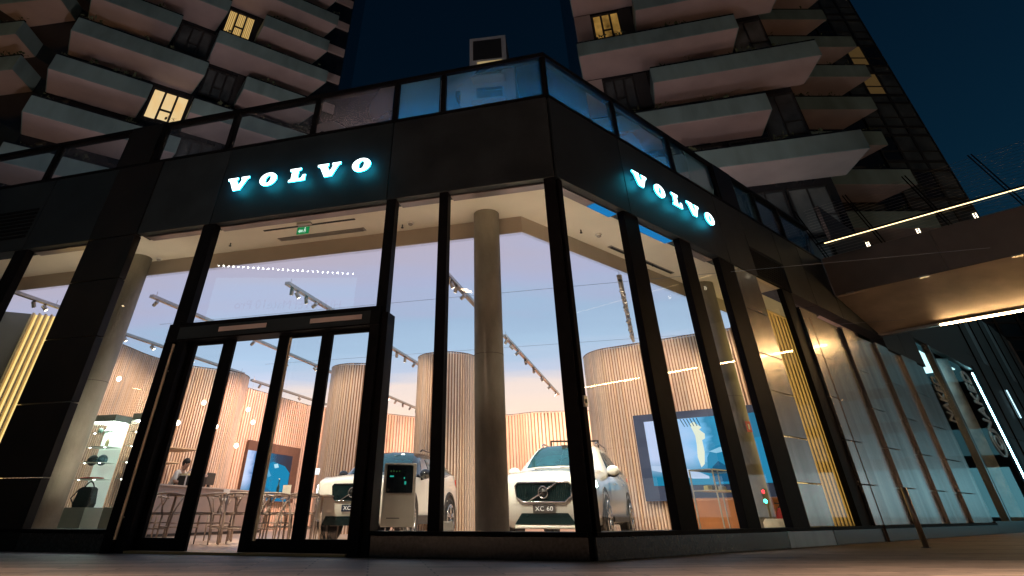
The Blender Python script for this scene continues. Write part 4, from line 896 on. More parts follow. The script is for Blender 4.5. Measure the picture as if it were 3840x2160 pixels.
# people: one continuous skinned body
def skin_mesh(joints, edges, mat_, name, parent, sub=2):
    me = bpy.data.meshes.new(name); me.from_pydata([j[0] for j in joints], edges, []); me.update()
    o = bpy.data.objects.new(name, me); COL.objects.link(o)
    sk = o.modifiers.new('s', 'SKIN'); ss = o.modifiers.new('u', 'SUBSURF'); ss.levels = sub; ss.render_levels = sub
    for v, j in zip(me.skin_vertices[0].data, joints): v.radius = (j[1], j[2] if len(j) > 2 else j[1])
    me.skin_vertices[0].data[0].use_root = True
    bpy.context.view_layer.update()
    m2 = bpy.data.meshes.new_from_object(o.evaluated_get(bpy.context.evaluated_depsgraph_get()))
    bpy.data.objects.remove(o); m2.name = name; m2.materials.clear(); m2.materials.append(mat_)
    for p in m2.polygons: p.use_smooth = True
    return link(name, m2, parent)
M_skin = mat('skin', (.50, .29, .20), .5, 0, .06, 12); M_hair = mat('dark_hair', (.015, .011, .009), .6, 0, .3, 40, stretch=(1, 1, 6))
M_shirt = mat('white_shirt', (.62, .60, .57), .8, 0, .08, 14); M_apron = mat('dark_apron', (.03, .032, .035), .8, 0, .1, 20)
def barista():
    t = thing('person', 'person in a white shirt and dark apron bending over the coffee machine', 'person', (*BFr.p(2.05, -1.05, .016),), -R(12)+R(90))
    # local: facing -y (towards the counter), bent forward
    J = [((0, 0, .95), .13, .10), ((0, -.06, 1.12), .125, .09), ((0, -.16, 1.27), .15, .10), ((0, -.24, 1.38), .10, .07), ((0, -.29, 1.44), .052), ((0, -.33, 1.50), .062, .075), ((0, -.36, 1.58), .075, .09), ((0, -.36, 1.65), .055, .06),
         ((.17, -.22, 1.36), .06), ((.24, -.30, 1.15), .046), ((.17, -.52, 1.10), .036), ((.15, -.60, 1.10), .030, .02),
         ((-.17, -.22, 1.36), .06), ((-.25, -.28, 1.15), .046), ((-.16, -.50, 1.12), .036), ((-.13, -.58, 1.12), .030, .02),
         ((.09, 0, .88), .09), ((.10, -.02, .48), .062), ((.10, .02, .08), .045), ((.10, -.12, .035), .04, .03),
         ((-.09, 0, .88), .09), ((-.10, -.03, .48), .062), ((-.10, .02, .08), .045), ((-.10, -.12, .035), .04, .03)]
    Ed = [(0, 1), (1, 2), (2, 3), (3, 4), (4, 5), (5, 6), (6, 7), (3, 8), (8, 9), (9, 10), (10, 11), (3, 12), (12, 13), (13, 14), (14, 15), (0, 16), (16, 17), (17, 18), (18, 19), (0, 20), (20, 21), (21, 22), (22, 23)]
    # fingers grow out of the palms
    for pi, sx in ((11, 1), (15, -1)):
        p = V(J[pi][0])
        for k in range(4):
            a = p+V(((k-1.5)*.017, -.045+abs(k-1.4)*.006, .0)); b_ = a+V((0, -.03, -.018)); n0 = len(J)
            J += [(tuple(a), .009), (tuple(b_), .008)]; Ed += [(pi, n0), (n0, n0+1)]
        n0 = len(J); J += [(tuple(p+V((-sx*.032, -.012, -.006))), .010), (tuple(p+V((-sx*.044, -.038, -.014))), .008)]; Ed += [(pi, n0), (n0, n0+1)]
    b = skin_mesh(J, Ed, M_skin, 'body', t)
    g = lambda idx, k: [(J[i][0], *[r*k for r in J[i][1:]]) for i in idx]
    skin_mesh(g((0, 1, 2, 3, 8, 9, 12, 13), 1.16), [(0, 1), (1, 2), (2, 3), (3, 4), (4, 5), (3, 6), (6, 7)], M_shirt, 'shirt', t)
    skin_mesh(g((0, 16, 17, 18, 20, 21, 22), 1.17), [(0, 1), (1, 2), (2, 3), (0, 4), (4, 5), (5, 6)], M_apron, 'trousers', t)
    m = MB(); m.prism([(-.15, -.135, .72), (.15, -.135, .72), (.16, -.14, 1.0), (.11, -.30, 1.30), (-.11, -.30, 1.30), (-.16, -.14, 1.0)], (0, -.012, .004)); m.build('apron', M_apron, t)
    m = MB(); m.ball((0, -.335, 1.62), .093, 16, 10, 0, (.95, 1.12, 1.)); m.ball((0, -.27, 1.60), .07, 12, 8, 0, (1, .9, 1.2)); m.build('hair', M_hair, t, True)
    m = MB(); m.ball((0, -.455, 1.555), .017, 8, 6, 0, (.8, 1., 1.4))
    for s_ in (-1, 1): m.ball((s_*.083, -.36, 1.56), .02, 8, 6, 0, (.5, .8, 1.3))
    m.build('nose_and_ears', M_skin, t, True)
    m = MB()
    for s_ in (-1, 1): m.ball((s_*.032, -.438, 1.585), .010, 8, 6)
    m.box((0, -.437, 1.517), (.045, .008, .008)); m.build('eyes_and_mouth', mat('eye_dark', (.05, .03, .025), .4), t)
    return t
barista()

# wishbone chairs and dining tables
M_chair = mat('grey_brown_chair_wood', (.40, .31, .26), .45, 0, .15, 12); M_cord = mat('paper_cord_seat', (.20, .13, .10), .8, 0, .2, 60)
def chair(label):
    t = thing('wishbone_chair', label, 'chair', group='wishbone chairs around the dining tables')
    def bu(n, f, m=M_chair): mb = MB(); f(mb); mb.build(n, m, t, True)
    for s_ in (1, -1):
        bu('leg', lambda mb: mb.tube([(s_*.235, -.20, 0), (s_*.24, -.205, .25), (s_*.23, -.20, .45)], [.013, .019, .016], 8))
        bu('leg', lambda mb: mb.tube([(s_*.20, .24, 0), (s_*.205, .22, .25), (s_*.215, .20, .44), (s_*.26, .13, .60), (s_*.272, .06, .70)], [.013, .018, .02, .017, .013], 8))
    bu('top_rail', lambda mb: mb.tube([(math.cos(a)*.285, .02+math.sin(a)*.245, .70+.035*max(0, math.sin(a))) for a in [math.pi*i/16 for i in range(-1, 18)]], .016, 8))
    def spl(mb):
        mb.tube([(0, .215, .45), (0, .24, .56)], [.022, .016], 8)
        for s_ in (1, -1): mb.tube([(0, .24, .55), (s_*.05, .25, .64), (s_*.085, .255, .73)], [.015, .012, .012], 8)
    bu('splat', spl)
    def st(mb):
        for s_ in (1, -1): mb.tube([(s_*.235, -.2, .30), (s_*.205, .22, .30)], .010, 6); mb.tube([(s_*.235, -.2, .43), (s_*.215, .2, .43)], .014, 6)
        mb.tube([(-.235, -.2, .24), (.235, -.2, .24)], .010, 6); mb.tube([(-.205, .22, .22), (.205, .22, .22)], .010, 6); mb.tube([(-.235, -.2, .43), (.235, -.2, .43)], .014, 6); mb.tube([(-.215, .2, .43), (.215, .2, .43)], .014, 6)
    bu('stretcher', st)
    bu('seat', lambda mb: mb.prism([(-.24, -.21, .425), (.24, -.21, .425), (.215, .2, .425), (-.215, .2, .425)], (0, 0, .03)), M_cord)
    return t
CH = chair('wishbone chair seen from behind through the left door leaf')
cs = [(-5.55, 12.75, 172, None), (-4.78, 12.55, 268, 'wishbone chair seen from the side in the open doorway'), (-4.22, 12.75, 178, 'wishbone chair with its back to the open doorway'),
      (-3.75, 13.25, 95, 'wishbone chair half hidden behind the edge of the right door leaf'), (-3.55, 12.65, 165, 'wishbone chair seen from behind through the right door leaf'), (-3.1, 12.75, 200, 'wishbone chair turned away beside the pull handle'),
      (-5.2, 14.6, 10, 'wishbone chair facing the doorway on the far side of the left table'), (-3.9, 15.1, -8, 'wishbone chair facing the doors on the far side of the right table'), (-3.05, 14.9, 12, 'wishbone chair nearest the compact car on the far side of the table'), (-6.3, 13.9, 80, 'wishbone chair at the left end of the left table')]
for i, (x, y, a, lab) in enumerate(cs):
    o = CH if i == 0 else clone(CH, label=lab)
    o.location = (x, y, .016); o.rotation_euler = (0, 0, R(a))
def table(x, y, w, d, rz, label):
    t = thing('dining_table', label, 'table', (x, y, .016), rz, 'dining tables inside the entrance')
    MB().box((0, 0, .725), (w, d, .03)).build('tabletop', mat('dark_table_top', (.34, .26, .21), .35, 0, .1, 6), t, bevel=.006)
    for sx in (-1, 1):
        for sy in (-1, 1): mb = MB(); mb.cyl((sx*(w/2-.1), sy*(d/2-.1), 0), (sx*(w/2-.14), sy*(d/2-.14), .709), .02, .026, 10); mb.build('leg', M_chair, t, True)
table(-5.25, 13.65, 1.3, .8, R(0), 'dining table between the chairs in the open doorway')
table(-3.55, 13.95, 1.5, .9, R(0), 'dining table with white cards behind the right door leaf')
for i, (x, y, w, h, lab) in enumerate(((-3.75, 13.9, .16, .17, 'white upright menu card left on the right table'), (-3.42, 13.95, .16, .15, 'cream upright menu card right on the right table'))):
    t = thing('menu_card', lab, 'menu card', (x, y, .757), R(8)); MB().box((0, 0, h/2), (w, .06, h)).build('card', mat('card_cream', (.75, .70, .60), .6), t); MB().box((0, 0, .006), (w+.02, .09, .012)).build('foot', M_alu, t)
t = thing('table_bottle', 'dark bottle standing beside the menu cards', 'bottle', (-3.95, 13.95, .757)); mb = MB(); mb.tube([(0, 0, 0), (0, 0, .13), (0, 0, .18), (0, 0, .26)], [.03, .03, .012, .012], 12); mb.build('glass_body', mat('dark_bottle', (.02, .05, .06), .15), t, True); mb = MB(); mb.cyl((0, 0, .26), (0, 0, .28), .014, n=10); mb.build('stopper', M_white, t)

# globe pendants
G = thing('globe_pendant', 'white globe pendant highest on the left before the wavy wall', 'pendant lamp', (-9.76, 17.0, 3.46), group='white globe pendants over the bar')
MB().ball((0, 0, 0), .062, 18, 12).build('globe', emis('globe_glow', (1., .93, .78), 5.), G, True)
mb = MB(); mb.cyl((0, 0, .06), (0, 0, .10), .015, n=10); mb.build('socket', M_brass, G)
mb = MB(); mb.cyl((0, 0, .1), (0, 0, .9), .002, n=5); mb.build('cord', M_greyl, G)
for p, lab in (((-7.65, 18., 3.02), 'globe pendant seen against the door leaf at the top right'), ((-8.01, 17.5, 2.46), 'globe pendant lowest left, over the bottle shelf'), ((-7.34, 18.5, 2.48), 'globe pendant at the edge of the open door leaf'), ((-7.04, 20., 3.12), 'upper globe pendant of the pair in the doorway'), ((-6.8, 20., 2.77), 'lower globe pendant of the pair in the doorway'), ((-6.81, 19., 2.06), 'lowest globe pendant just above the bar counter end')):
    clone(G, p, None, lab)

# sofa group and display table by the video wall
M_leather = mat('cognac_leather', (.36, .13, .035), .42, 0, .12, 5, .08, 60)
def sofa(loc, rz, w, label):
    t = thing('leather_sofa', label, 'sofa', loc, rz, 'cognac leather seats under the video wall')
    MB().box((0, 0, .24), (w, .82, .26)).build('seat', M_leather, t, bevel=.04); MB().box((0, .36, .42), (w, .16, .62)).build('backrest', M_leather, t, bevel=.05)
    for s_ in (-1, 1): MB().box((s_*(w/2-.08), -.02, .33), (.15, .74, .40)).build('armrest', M_leather, t, bevel=.04)
    for sx in (-1, 1):
        for sy in (-1, 1): mb = MB(); mb.cyl((sx*(w/2-.1), sy*.33, 0), (sx*(w/2-.1), sy*.33, .115), .018, n=10); mb.build('leg', M_chrome, t)
sofa((5.65, 15.65, .016), math.atan2(RWd.y, RWd.x)+R(180), 1.7, 'brown leather sofa below the video wall')
sofa((6.72, 14.85, .016), math.atan2(RWd.y, RWd.x)+R(180), .9, 'brown leather armchair at the right pane edge')
t = thing('display_table', 'slim metal-framed glass display table in front of the video wall', 'display table', (5.05, 13.75, .016), rzR)
m = MB(); w, d, h = 1.15, .5, 1.14
for sx in (-1, 1):
    for sy in (-1, 1): m.box((sx*w/2, sy*d/2, h/2), (.022, .022, h))
for z in (.80, h):
    for sy in (-1, 1): m.box((0, sy*d/2, z), (w, .02, .02))
    for sx in (-1, 1): m.box((sx*w/2, 0, z), (.02, d, .02))
m.build('frame', M_alu, t); MB().box((0, 0, .80), (w-.03, d-.03, .012)).build('shelf', mat('table_shelf', (.35, .30, .25), .4), t); MB().box((0, 0, h), (w-.03, d-.03, .010)).build('glass_top', M_vit, t)
for i, (x, m_, lab) in enumerate(((-.2, M_dark, 'small dark box on the display table shelf'), (.15, M_alu, 'small grey box on the display table shelf'), (-.42, mat('tiny_olive', (.25, .22, .08), .5), 'small olive box on the display table shelf'))):
    o = MB().box((0, 0, .04), (.16, .10, .08)).build('small_box', m_, None, bevel=.01); P = V((5.05, 13.75, .822))+V((math.cos(rzR), math.sin(rzR), 0))*x; o.location = P; o.rotation_euler = (0, 0, rzR); tag(o, lab, 'box')
t = thing('round_pouf', 'round cream pouf low at the last pane', 'pouf', (5.98, 13.55, .016)); mb = MB(); mb.tube([(0, 0, .0), (0, 0, .03), (0, 0, .30), (0, 0, .36)], [.24, .27, .27, .22], 24); mb.build('cushion', mat('cream_fabric', (.6, .52, .38), .8), t, True); mb = MB(); mb.ring((0, 0, .18), (0, 0, 1), .272, .005, 28); mb.build('seam', M_greyl, t)
t = thing('fire_extinguisher', 'red fire extinguisher standing by the right column', 'fire extinguisher', (6.2, 13.85, .016)); mb = MB(); mb.tube([(0, 0, 0), (0, 0, .02), (0, 0, .42), (0, 0, .50), (0, 0, .53)], [.07, .08, .08, .04, .025], 18); mb.build('cylinder', mat('extinguisher_red', (.42, .02, .015), .3), t, True); mb = MB(); mb.tube([(0, 0, .53), (.05, 0, .60), (-.06, 0, .61)], .012, 8); mb.tube([(.0, 0, .55), (.10, 0, .45), (.11, 0, .2)], .010, 8); mb.build('valve_and_hose', M_dark, t, True)
mb = MB(); mb.M = Matrix.Translation((0, -.001, 0)); mb.box((0, -.081, .28), (.08, .004, .12)); mb.build('label_sticker', M_white, t)
t = thing('fire_sign', 'small red fire safety sign on the right column', 'sign', (6.0, 13.78, 1.95)); MB().box((0, 0, 0), (.13, .012, .20)).build('plate', mat('sign_red', (.45, .05, .03), .4, emit=(1, .15, .05), estr=.08), t); MB().box((0, -.008, .0), (.04, .004, .10)).build('symbol', M_white, t)
t.rotation_euler = (0, 0, R(20))
t = thing('intercom', 'small pale keypad box on the corner mullion', 'keypad', Rf.p(.09, .045, 1.62), math.atan2(Rf.d.y, Rf.d.x)); MB().box((0, 0, 0), (.075, .03, .13)).build('housing', M_alu, t, bevel=.004); MB().box((0, -.017, .0), (.04, .004, .05)).build('keys', M_dark, t)

# ------------------------------------------------------------------ footbridge, square to the right front
BR = thing('footbridge', 'dark footbridge with lit bronze soffit and glowing handrail joining the right facade', 'footbridge', Rf.p(14, 1, 5), world=True)
M_brf = mat('bridge_fascia', (.105, .098, .098), .5, .3, .12, 2)
M_sof = mat('bronze_soffit', (.50, .44, .36), .42, .3, .22, 1.2, .04, 6)
OE = 16
part('fascia_beam', M_brf, lambda mb: [Rf.box(mb, 12.44, 12.6, o0+.006, o1-.006, 5.58, 6.68) for o0, o1 in ((.06, 2.9), (2.9, 5.9), (5.9, 9), (9, 12.5), (12.5, OE))], BR, bevel=.006)
mb = MB(); mb.quad(Rf.p(12.46, .06, 5.575), Rf.p(12.46, OE, 5.575), Rf.p(15.45, OE, 4.98), Rf.p(15.45, .06, 4.98)); mb.build('soffit', M_sof, BR)
part('edge_beam', M_brf, lambda mb: (Rf.box(mb, 15.45, 15.62, .06, OE, 4.96, 6.6)), BR)
part('deck', M_brf, lambda mb: Rf.box(mb, 12.6, 15.45, .06, OE, 6.45, 6.6), BR)
M_led = emis('warm_led', (1., .60, .26), 110.); M_ledh = emis('handrail_led', (1., .74, .36), 3.2)
part('light_strip', M_led, lambda mb: Rf.box(mb, 15.28, 15.34, 1.7, OE, 4.925, 4.955), BR)
part('light_channel', M_alu, lambda mb: (Rf.box(mb, 15.24, 15.38, .06, OE, 4.958, 4.985), Rf.box(mb, 15.28, 15.34, .1, 1.68, 4.93, 4.955)), BR)
part('clip', M_alu, lambda mb: [Rf.box(mb, 12.425, 12.62, o, o+.22, 5.555, 5.585) for o in (.35, 2.2, 4.2, 6.2)], BR)
part('handrail', M_blackm, lambda mb: mb.tube([Rf.p(12.52, .05, 7.17), Rf.p(12.52, OE, 7.17)], .03, 10), BR)
part('handrail_light', M_ledh, lambda mb: Rf.box(mb, 12.50, 12.53, .3, OE, 7.125, 7.142), BR)
for o in (.05, 1.6, 3.23, 4.84, 6.45, 8.05, 9.7): part('post', M_blackm, lambda mb: [mb.tube([Rf.p(12.55, o+.2+d, 6.6), Rf.p(12.45, o-.25+d, 8.35)], .018, 8) for d in (-.04, .04)], BR)
part('wire_mesh', M_alu, lambda mb: [mb.tube([Rf.p(12.55-.10*(z-6.6)/1.75, .1, z), Rf.p(12.55-.10*(z-6.6)/1.75, OE, z)], .0035, 4) for z in [6.72+.085*i for i in range(19)]], BR)
for o in (1.25, 2.58, 3.95, 5.4):
    l = part('deck_lamp', M_alu, lambda mb: (Rf.box(mb, 13.16, 13.24, o-.05, o+.05, 6.6, 6.86), Rf.box(mb, 13.17, 13.23, o-.045, o+.045, 7.06, 7.08)), BR)
    mb = MB(); [Rf.box(mb, 13.19, 13.21, o+q-.011, o+q+.011, 6.862, 7.058) for q in (-.03, .03)]; mb.build('lamp_tube', emis('deck_tube', (1., .86, .6), 6.), l)
# return panel beside the soffit
part('return_panel', M_sof, lambda mb: mb.prism([Rf.p(12.5, .07, 5.56), Rf.p(12.5, .9, 5.56), Rf.p(15.3, .07, 5.0)], (0, 0, -.02)), BR)

# ------------------------------------------------------------------ neighbouring shop front and dark wing further along
SH = thing('shop_front', 'glazed neighbouring shop front with a cyan light tube and mirrored lettering', 'shop', Rf.p(24, 0, 0), world=True)
def shp(n, m, f, **k): return part(n, m, f, SH, **k)
shp('plinth', M_plinth, lambda mb: Rf.box(mb, 19.42, 30, -.3, .05, 0, .3))
for u0, u1 in ((19.45, 21.3), (21.75, 28.0)):
    mb = MB(); mb.quad(Rf.p(u0, -.05, .3), Rf.p(u1, -.05, .3), Rf.p(u1, -.05, 5.6), Rf.p(u0, -.05, 5.6)); mb.build('glass_pane', M_glass, SH)
shp('mullion', M_steel, lambda mb: Rf.box(mb, 21.3, 21.48, -.15, .06, .3, 5.6)); shp('mullion', M_blackm, lambda mb: Rf.box(mb, 21.5, 21.75, -.15, .03, .3, 5.6))
shp('mullion', M_blackm, lambda mb: Rf.box(mb, 28.05, 28.4, -.15, .05, .3, 5.8))
shp('head_panel', M_brown, lambda mb: Rf.box(mb, 19.6, 28.4, -.2, .04, 5.61, 8.6))
shp('back_wall', mat('shop_dark', (.05, .055, .05), .5, 0, .6, 1.2), lambda mb: Rf.box(mb, 19.5, 30, -4.2, -4., 0, 6))
shp('side_wall', mat('shop_olive', (.16, .17, .10), .7, 0, .4, .8), lambda mb: Rf.box(mb, 19.45, 19.5, -4, -.2, 0, 6))
shp('shop_column', mat('white_column', (.6, .62, .6), .8, 0, .35, 2.5, .2, 20), lambda mb: mb.cyl(Rf.p(24.4, -.36, 0), Rf.p(24.4, -.36, 5.58), .29, n=24), smooth=True)
shp('light_tube', emis('cyan_tube', (.40, .92, 1.), 40.), lambda mb: mb.cyl(Rf.p(28.025, -.05, .5), Rf.p(28.025, -.05, 5.5), .022, n=10))
shp('added_ceiling_light', emis('shop_fill', (.55, .95, 1.), 2.6), lambda mb: Rf.box(mb, 22, 27.5, -2.6, -.5, 5.62, 5.66))  # added panel that brightens the dark shop interior
def vtext(txt, u, o, z, size, m):
    M = Matrix(((-Rf.d.x*0+0, 0, 0, 0),)*4) if False else None
    X = V((0, 0, 1)); Y = Rf.d*-1; Z = Rf.o*1
    W = Matrix.Identity(4); c = Rf.p(u, o, z)
    for i in range(3): W[i][0], W[i][1], W[i][2], W[i][3] = X[i], Y[i]*2.6, Z[i], c[i]
    me = text_mesh(txt, size, .01, .01, W, 1.05); me.materials.append(m); link('lettering', me, SH)
M_let = mat('pale_letters', (.32, .33, .31), .5, 0, .2, 5, emit=(.7, .8, .8), estr=.03)
vtext('NAKED', 26.2, -.03, 4.2, .66, M_let); vtext('NAKED', 20.4, -.03, 3.7, .42, mat('dim_letters', (.25, .26, .24), .5))
mb = MB(); mb.M = Matrix.Translation(Rf.p(26.2, -.03, 2.75)); [mb.tube([Rf.d*(q*1.9*math.cos(a))+V((0, 0, q*math.sin(a))) for a in [math.pi*k/12 for k in range(25)]], .03, 6) for q in (.46, .22)]; mb.build('round_emblem', M_let, SH)
for i in range(9):
    u = 24.4+random.uniform(0, 3); z = random.uniform(.5, 1.7)
    MB().para(Rf.p(u, -1.5-random.uniform(0, 1.5), z), Rf.d*.3, Rf.o*.3, V((0, 0, .25))).build('stock_box', M_steeld if i % 2 else M_brown, SH)
WG = thing('dark_wing', 'dark panelled wing of the block beyond the footbridge', 'building', Rf.p(36, 0, 0), world=True)
for i in range(12):
    u = 28.45+i*1.6
    for z0, z1 in ((0.02, 3.1), (3.12, 6.4), (6.42, 9.6)): part('wall_panel', (M_brown, M_steeld)[(i % 4 == 2) and z0 > 5], lambda mb: Rf.box(mb, u, u+1.58, -.3, .05 if i % 2 else .0, z0, z1), WG)
part('wall_panel', M_brown, lambda mb: Rf.box(mb, 15.62, 28.4, -.34, -.22, 6.4, 9.6), WG)
part('light_tube', emis('wing_tube', (.5, .85, 1.), 2.), lambda mb: mb.cyl(Rf.p(33.6, .1, 4.2), Rf.p(33.6, .1, 5.4), .025, n=8), WG)

# bollard
t = thing('bollard', 'slim steel bollard standing on the paving before the brushed panels', 'bollard', (7.5, 11.72, 0))
mb = MB(); mb.cyl((0, 0, .012), (0, 0, .80), .045, n=20); mb.build('post', mat('bronze_bollard', (.38, .30, .24), .32, .8, .1, 6), t, True)
mb = MB(); mb.cyl((0, 0, .80), (0, 0, .812), .043, .036, 20); mb.build('cap', M_alu, t); mb = MB(); mb.cyl((0, 0, 0), (0, 0, .012), .075, n=20); mb.build('flange', M_steeld, t)

# ------------------------------------------------------------------ towers
M_sofT = mat('pale_soffit_render', (.38, .29, .285), .85, 0, .16, .35); M_parT = mat('grey_green_parapet', (.15, .215, .215), .55, 0, .22, .9, stretch=(1, 1, .35))
M_wallT = mat('pale_tower_render', (.36, .29, .28), .85, 0, .12, .4); M_tdark = mat('tower_dark_glazing', (.012, .014, .018), .18, .2, .3, 1); M_tfr = mat('tower_window_frame', (.012, .012, .013), .5)
M_tpane = mat('tower_pane', (.055, .065, .07), .15, .1, .5, .7); M_tgreen = mat('dusty_planting', (.05, .06, .03), .9, 0, .5, 6)
def litmat(name, c0, c1, s0, curtain):
    m = bpy.data.materials.new(name); m.use_nodes = True; nt = m.node_tree; N = nt.nodes; N.clear()
    o = N.new('ShaderNodeOutputMaterial'); e = N.new('ShaderNodeEmission'); tc = N.new('ShaderNodeTexCoord')
    if curtain:
        t = N.new('ShaderNodeTexWave'); t.inputs['Scale'].default_value = 2.2; t.inputs['Distortion'].default_value = 2.5; t.inputs['Detail'].default_value = 2; mp = N.new('ShaderNodeMapping'); mp.inputs['Scale'].default_value = (1.2, .8, .03); nt.links.new(tc.outputs['Object'], mp.inputs[0]); nt.links.new(mp.outputs[0], t.inputs[0]); f = t.outputs['Fac']
    else:
        t = N.new('ShaderNodeTexNoise'); t.inputs['Scale'].default_value = .9; t.inputs['Detail'].default_value = 3; nt.links.new(tc.outputs['Object'], t.inputs['Vector']); f = t.outputs['Fac']
    cr = N.new('ShaderNodeValToRGB'); cr.color_ramp.elements[0].position = .25; cr.color_ramp.elements[1].position = .75; cr.color_ramp.elements[0].color = (*c0, 1); cr.color_ramp.elements[1].color = (*c1, 1)
    nt.links.new(f, cr.inputs[0]); nt.links.new(cr.outputs[0], e.inputs[0]); e.inputs[1].default_value = s0; nt.links.new(e.outputs[0], o.inputs[0]); MATS[name] = m; return m
M_lit1 = litmat('lit_room', (1., .62, .24), (1., .78, .42), .8, False); M_lit3 = litmat('lit_curtain', (.42, .24, .05), (1., .66, .25), .62, True)
M_tpane2 = mat('tower_pane_grey', (.11, .12, .12), .2, .1, .5, .5)
M_lit2 = litmat('lit_room_dim', (.10, .05, .01), (.9, .50, .12), .42, False)
M_plug = mat('dark_slot', (.02, .02, .022), .6)
def window(F, T, u0, u1, o, z0, z1, pane_m, cols=3, split=True, furn=False):
    w = u1-u0; f = .15 if cols == 3 else .10
    def fr(mb):
        F.box(mb, u0, u1, o, o+.10, z0, z0+f); F.box(mb, u0, u1, o, o+.10, z1-f, z1)
        for i in range(cols+1):
            x = u0+(w-f)*i/cols; F.box(mb, x, x+f, o+.002, o+.102, z0+f, z1-f)
        if split:
            x = (u0+(w-f)/cols+f) if cols > 1 else u0+f; F.box(mb, x, x+(w-f)/cols-f, o+.002, o+.098, z0+(z1-z0)*.36, z0+(z1-z0)*.36+f)
    p = part('window', M_tfr, fr, T)
    mb = MB(); mb.quad(F.p(u0+.03, o+.04, z0+.03), F.p(u1-.03, o+.04, z0+.03), F.p(u1-.03, o+.04, z1-.03), F.p(u0+.03, o+.04, z1-.03)); mb.build('pane', pane_m, p)
    if furn:
        mb = MB(); q = F.p(u1-.7, o+.06, z0+.2)
        for _ in range(26):
            a = V((random.uniform(-.35, .35), 0, random.uniform(0, .6))); d = V((random.uniform(-.1, .1), 0, random.uniform(.02, .12)))
            mb.add([q+F.d*a.x+V((0, 0, a.z)), q+F.d*(a.x+d.x)+V((0, 0, a.z+d.z)), q+F.d*(a.x+.06)+V((0, 0, a.z-.03))], [(0, 1, 2)])
        F.box(mb, u0+.9, u0+2.0, o+.05, o+.07, z0+.08, z0+.24); mb.ball(F.p(u0+1.5, o+.06, z0+.5), .13, 10, 6, 0, (1, .2, 1)); mb.build('furniture_silhouette', M_plug, p)
def balcony(F, T, u0, u1, z, depth=2.9, h=1.2, cut=.0, cutL=0.):
    a, b, c, d = F.p(u0+cutL, -depth+.02, z), F.p(u1-cut, -depth+.02, z), F.p(u1, 0, z), F.p(u0, 0, z)
    mb = MB(); mb.prism([a, b, c, d], (0, 0, .28)); s = mb.build('balcony', M_sofT, T); M_seam = mat('parapet_joint', (.17, .22, .21), .6)
    def pp(mb):
        F.box(mb, u0-.03, u1+.03, -.005, .07, z+.03, z+h)
        for P, Q in ((c, b), (d, a)):
            e = (Q-P); n = V((e.y, -e.x, 0)).normalized()*.06
            if n.dot(F.d)*(1 if P is c else -1) < 0: n = -n
            mb.para(P+V((0, 0, .03)), e, n, V((0, 0, h-.03)))
        F.box(mb, u0-.04, u1+.04, -.12, .09, z+h+.002, z+h+.10, 1)  # dark coping strip stands in for shade and plants along the parapet top
        k = u0+1.5
        while k < u1-.2: F.box(mb, k, k+.012, .07, .0725, z+.04, z+h-.01, 2); k += 1.55
    mb = MB(); pp(mb); mb.build('parapet', [M_parT, M_tdark, M_seam], s)
    mb = MB()
    k = u0+random.uniform(.2, 2)
    while k < u1-.3:
        for _ in range(random.randint(5, 22)):
            q = F.p(k+random.gauss(0, .25), -.05+random.gauss(0, .12), z+h+.08+abs(random.gauss(0, .13))); e = .08+random.random()*.13
            v1 = V((random.uniform(-1, 1), random.uniform(-1, 1), random.uniform(-.4, 1)))*e; v2 = V((random.uniform(-1, 1), random.uniform(-1, 1), random.uniform(-.4, 1)))*e
            mb.add([q, q+v1, q+v1+v2, q+v2], [(0, 1, 2, 3)])
        k += random.choice((.7, 1.6, 3., 4.5))
    if mb.v: mb.build('planting', M_tgreen, s)['kind'] = 'stuff'
    return s
# right tower
RT = thing('apartment_tower', 'right apartment tower with long pale balconies and a dark glazed corner', 'tower', (20, 34, 6.6), world=True)
FR = Frame((3.1, 30.9, 0), (.9613, -.2756, 0), (-.2756, -.9613, 0))
FS = Frame((0, 36.0, 0), (1, 0, 0), (0, -1, 0))
c1 = FR.p(4.86, -2.9, 0); c2 = FR.p(18.0, -2.9, 0)
HT = 72
mb = MB(); mb.prism([c1+V((0, 0, 6.6)), c2+V((0, 0, 6.6)), V((27.0, 38.9, 6.6)), V((38.6, 38.9, 6.6)), V((38.6, 62, 6.6)), V((c1.x+6, 62, 6.6))], (0, 0, HT)); mb.build('core_wall', M_tdark, RT)
Z0, DZ = 16.3, 3.37
for k in range(0, 9):
    z = Z0+DZ*k
    if k % 2 == 0:
        balcony(FR, RT, 9.34 if k else 7.0, 19.3, z, cut=.5)
        if k: part('wall_panel', M_wallT, lambda mb: FR.box(mb, 4.86, 6.15, -2.9, -2.7, z-.2, z+DZ-.2), RT); part('wall_panel', M_plug, lambda mb: FR.box(mb, 8.4, 9.3, -2.9, -2.65, z+.0, z+DZ-.3), RT)
        window(FR, RT, 6.2, 8.4, -2.85, z+.1, z+DZ-.35, M_lit2 if k == 4 else M_tpane, 3, True, k == 4)
        part('wall_panel', M_wallT, lambda mb: FR.box(mb, 4.86, 9.3, -2.9, -2.68, z-.9, z-.21), RT)
        for u in (10.2, 13.2): window(FR, RT, u, u+2.6, -2.86, z+.4, z+DZ-.2, random.choice((M_tpane, M_tpane2, M_tdark)), 2)
        window(FR, RT, 16.0, 17.9, -2.86, z+.4, z+DZ-.2, M_tpane, 2)
    else:
        balcony(FR, RT, 4.86, 15.42, z, cut=.2)
        window(FR, RT, 15.6, 17.9, -2.85, z-.6, z+DZ-.5, (M_tpane2, M_tpane)[k % 4 == 1], 2)
        for u in (5.5, 8.6, 11.7): window(FR, RT, u, u+2.5, -2.86, z+.4, z+DZ-.2, M_tpane, 2)
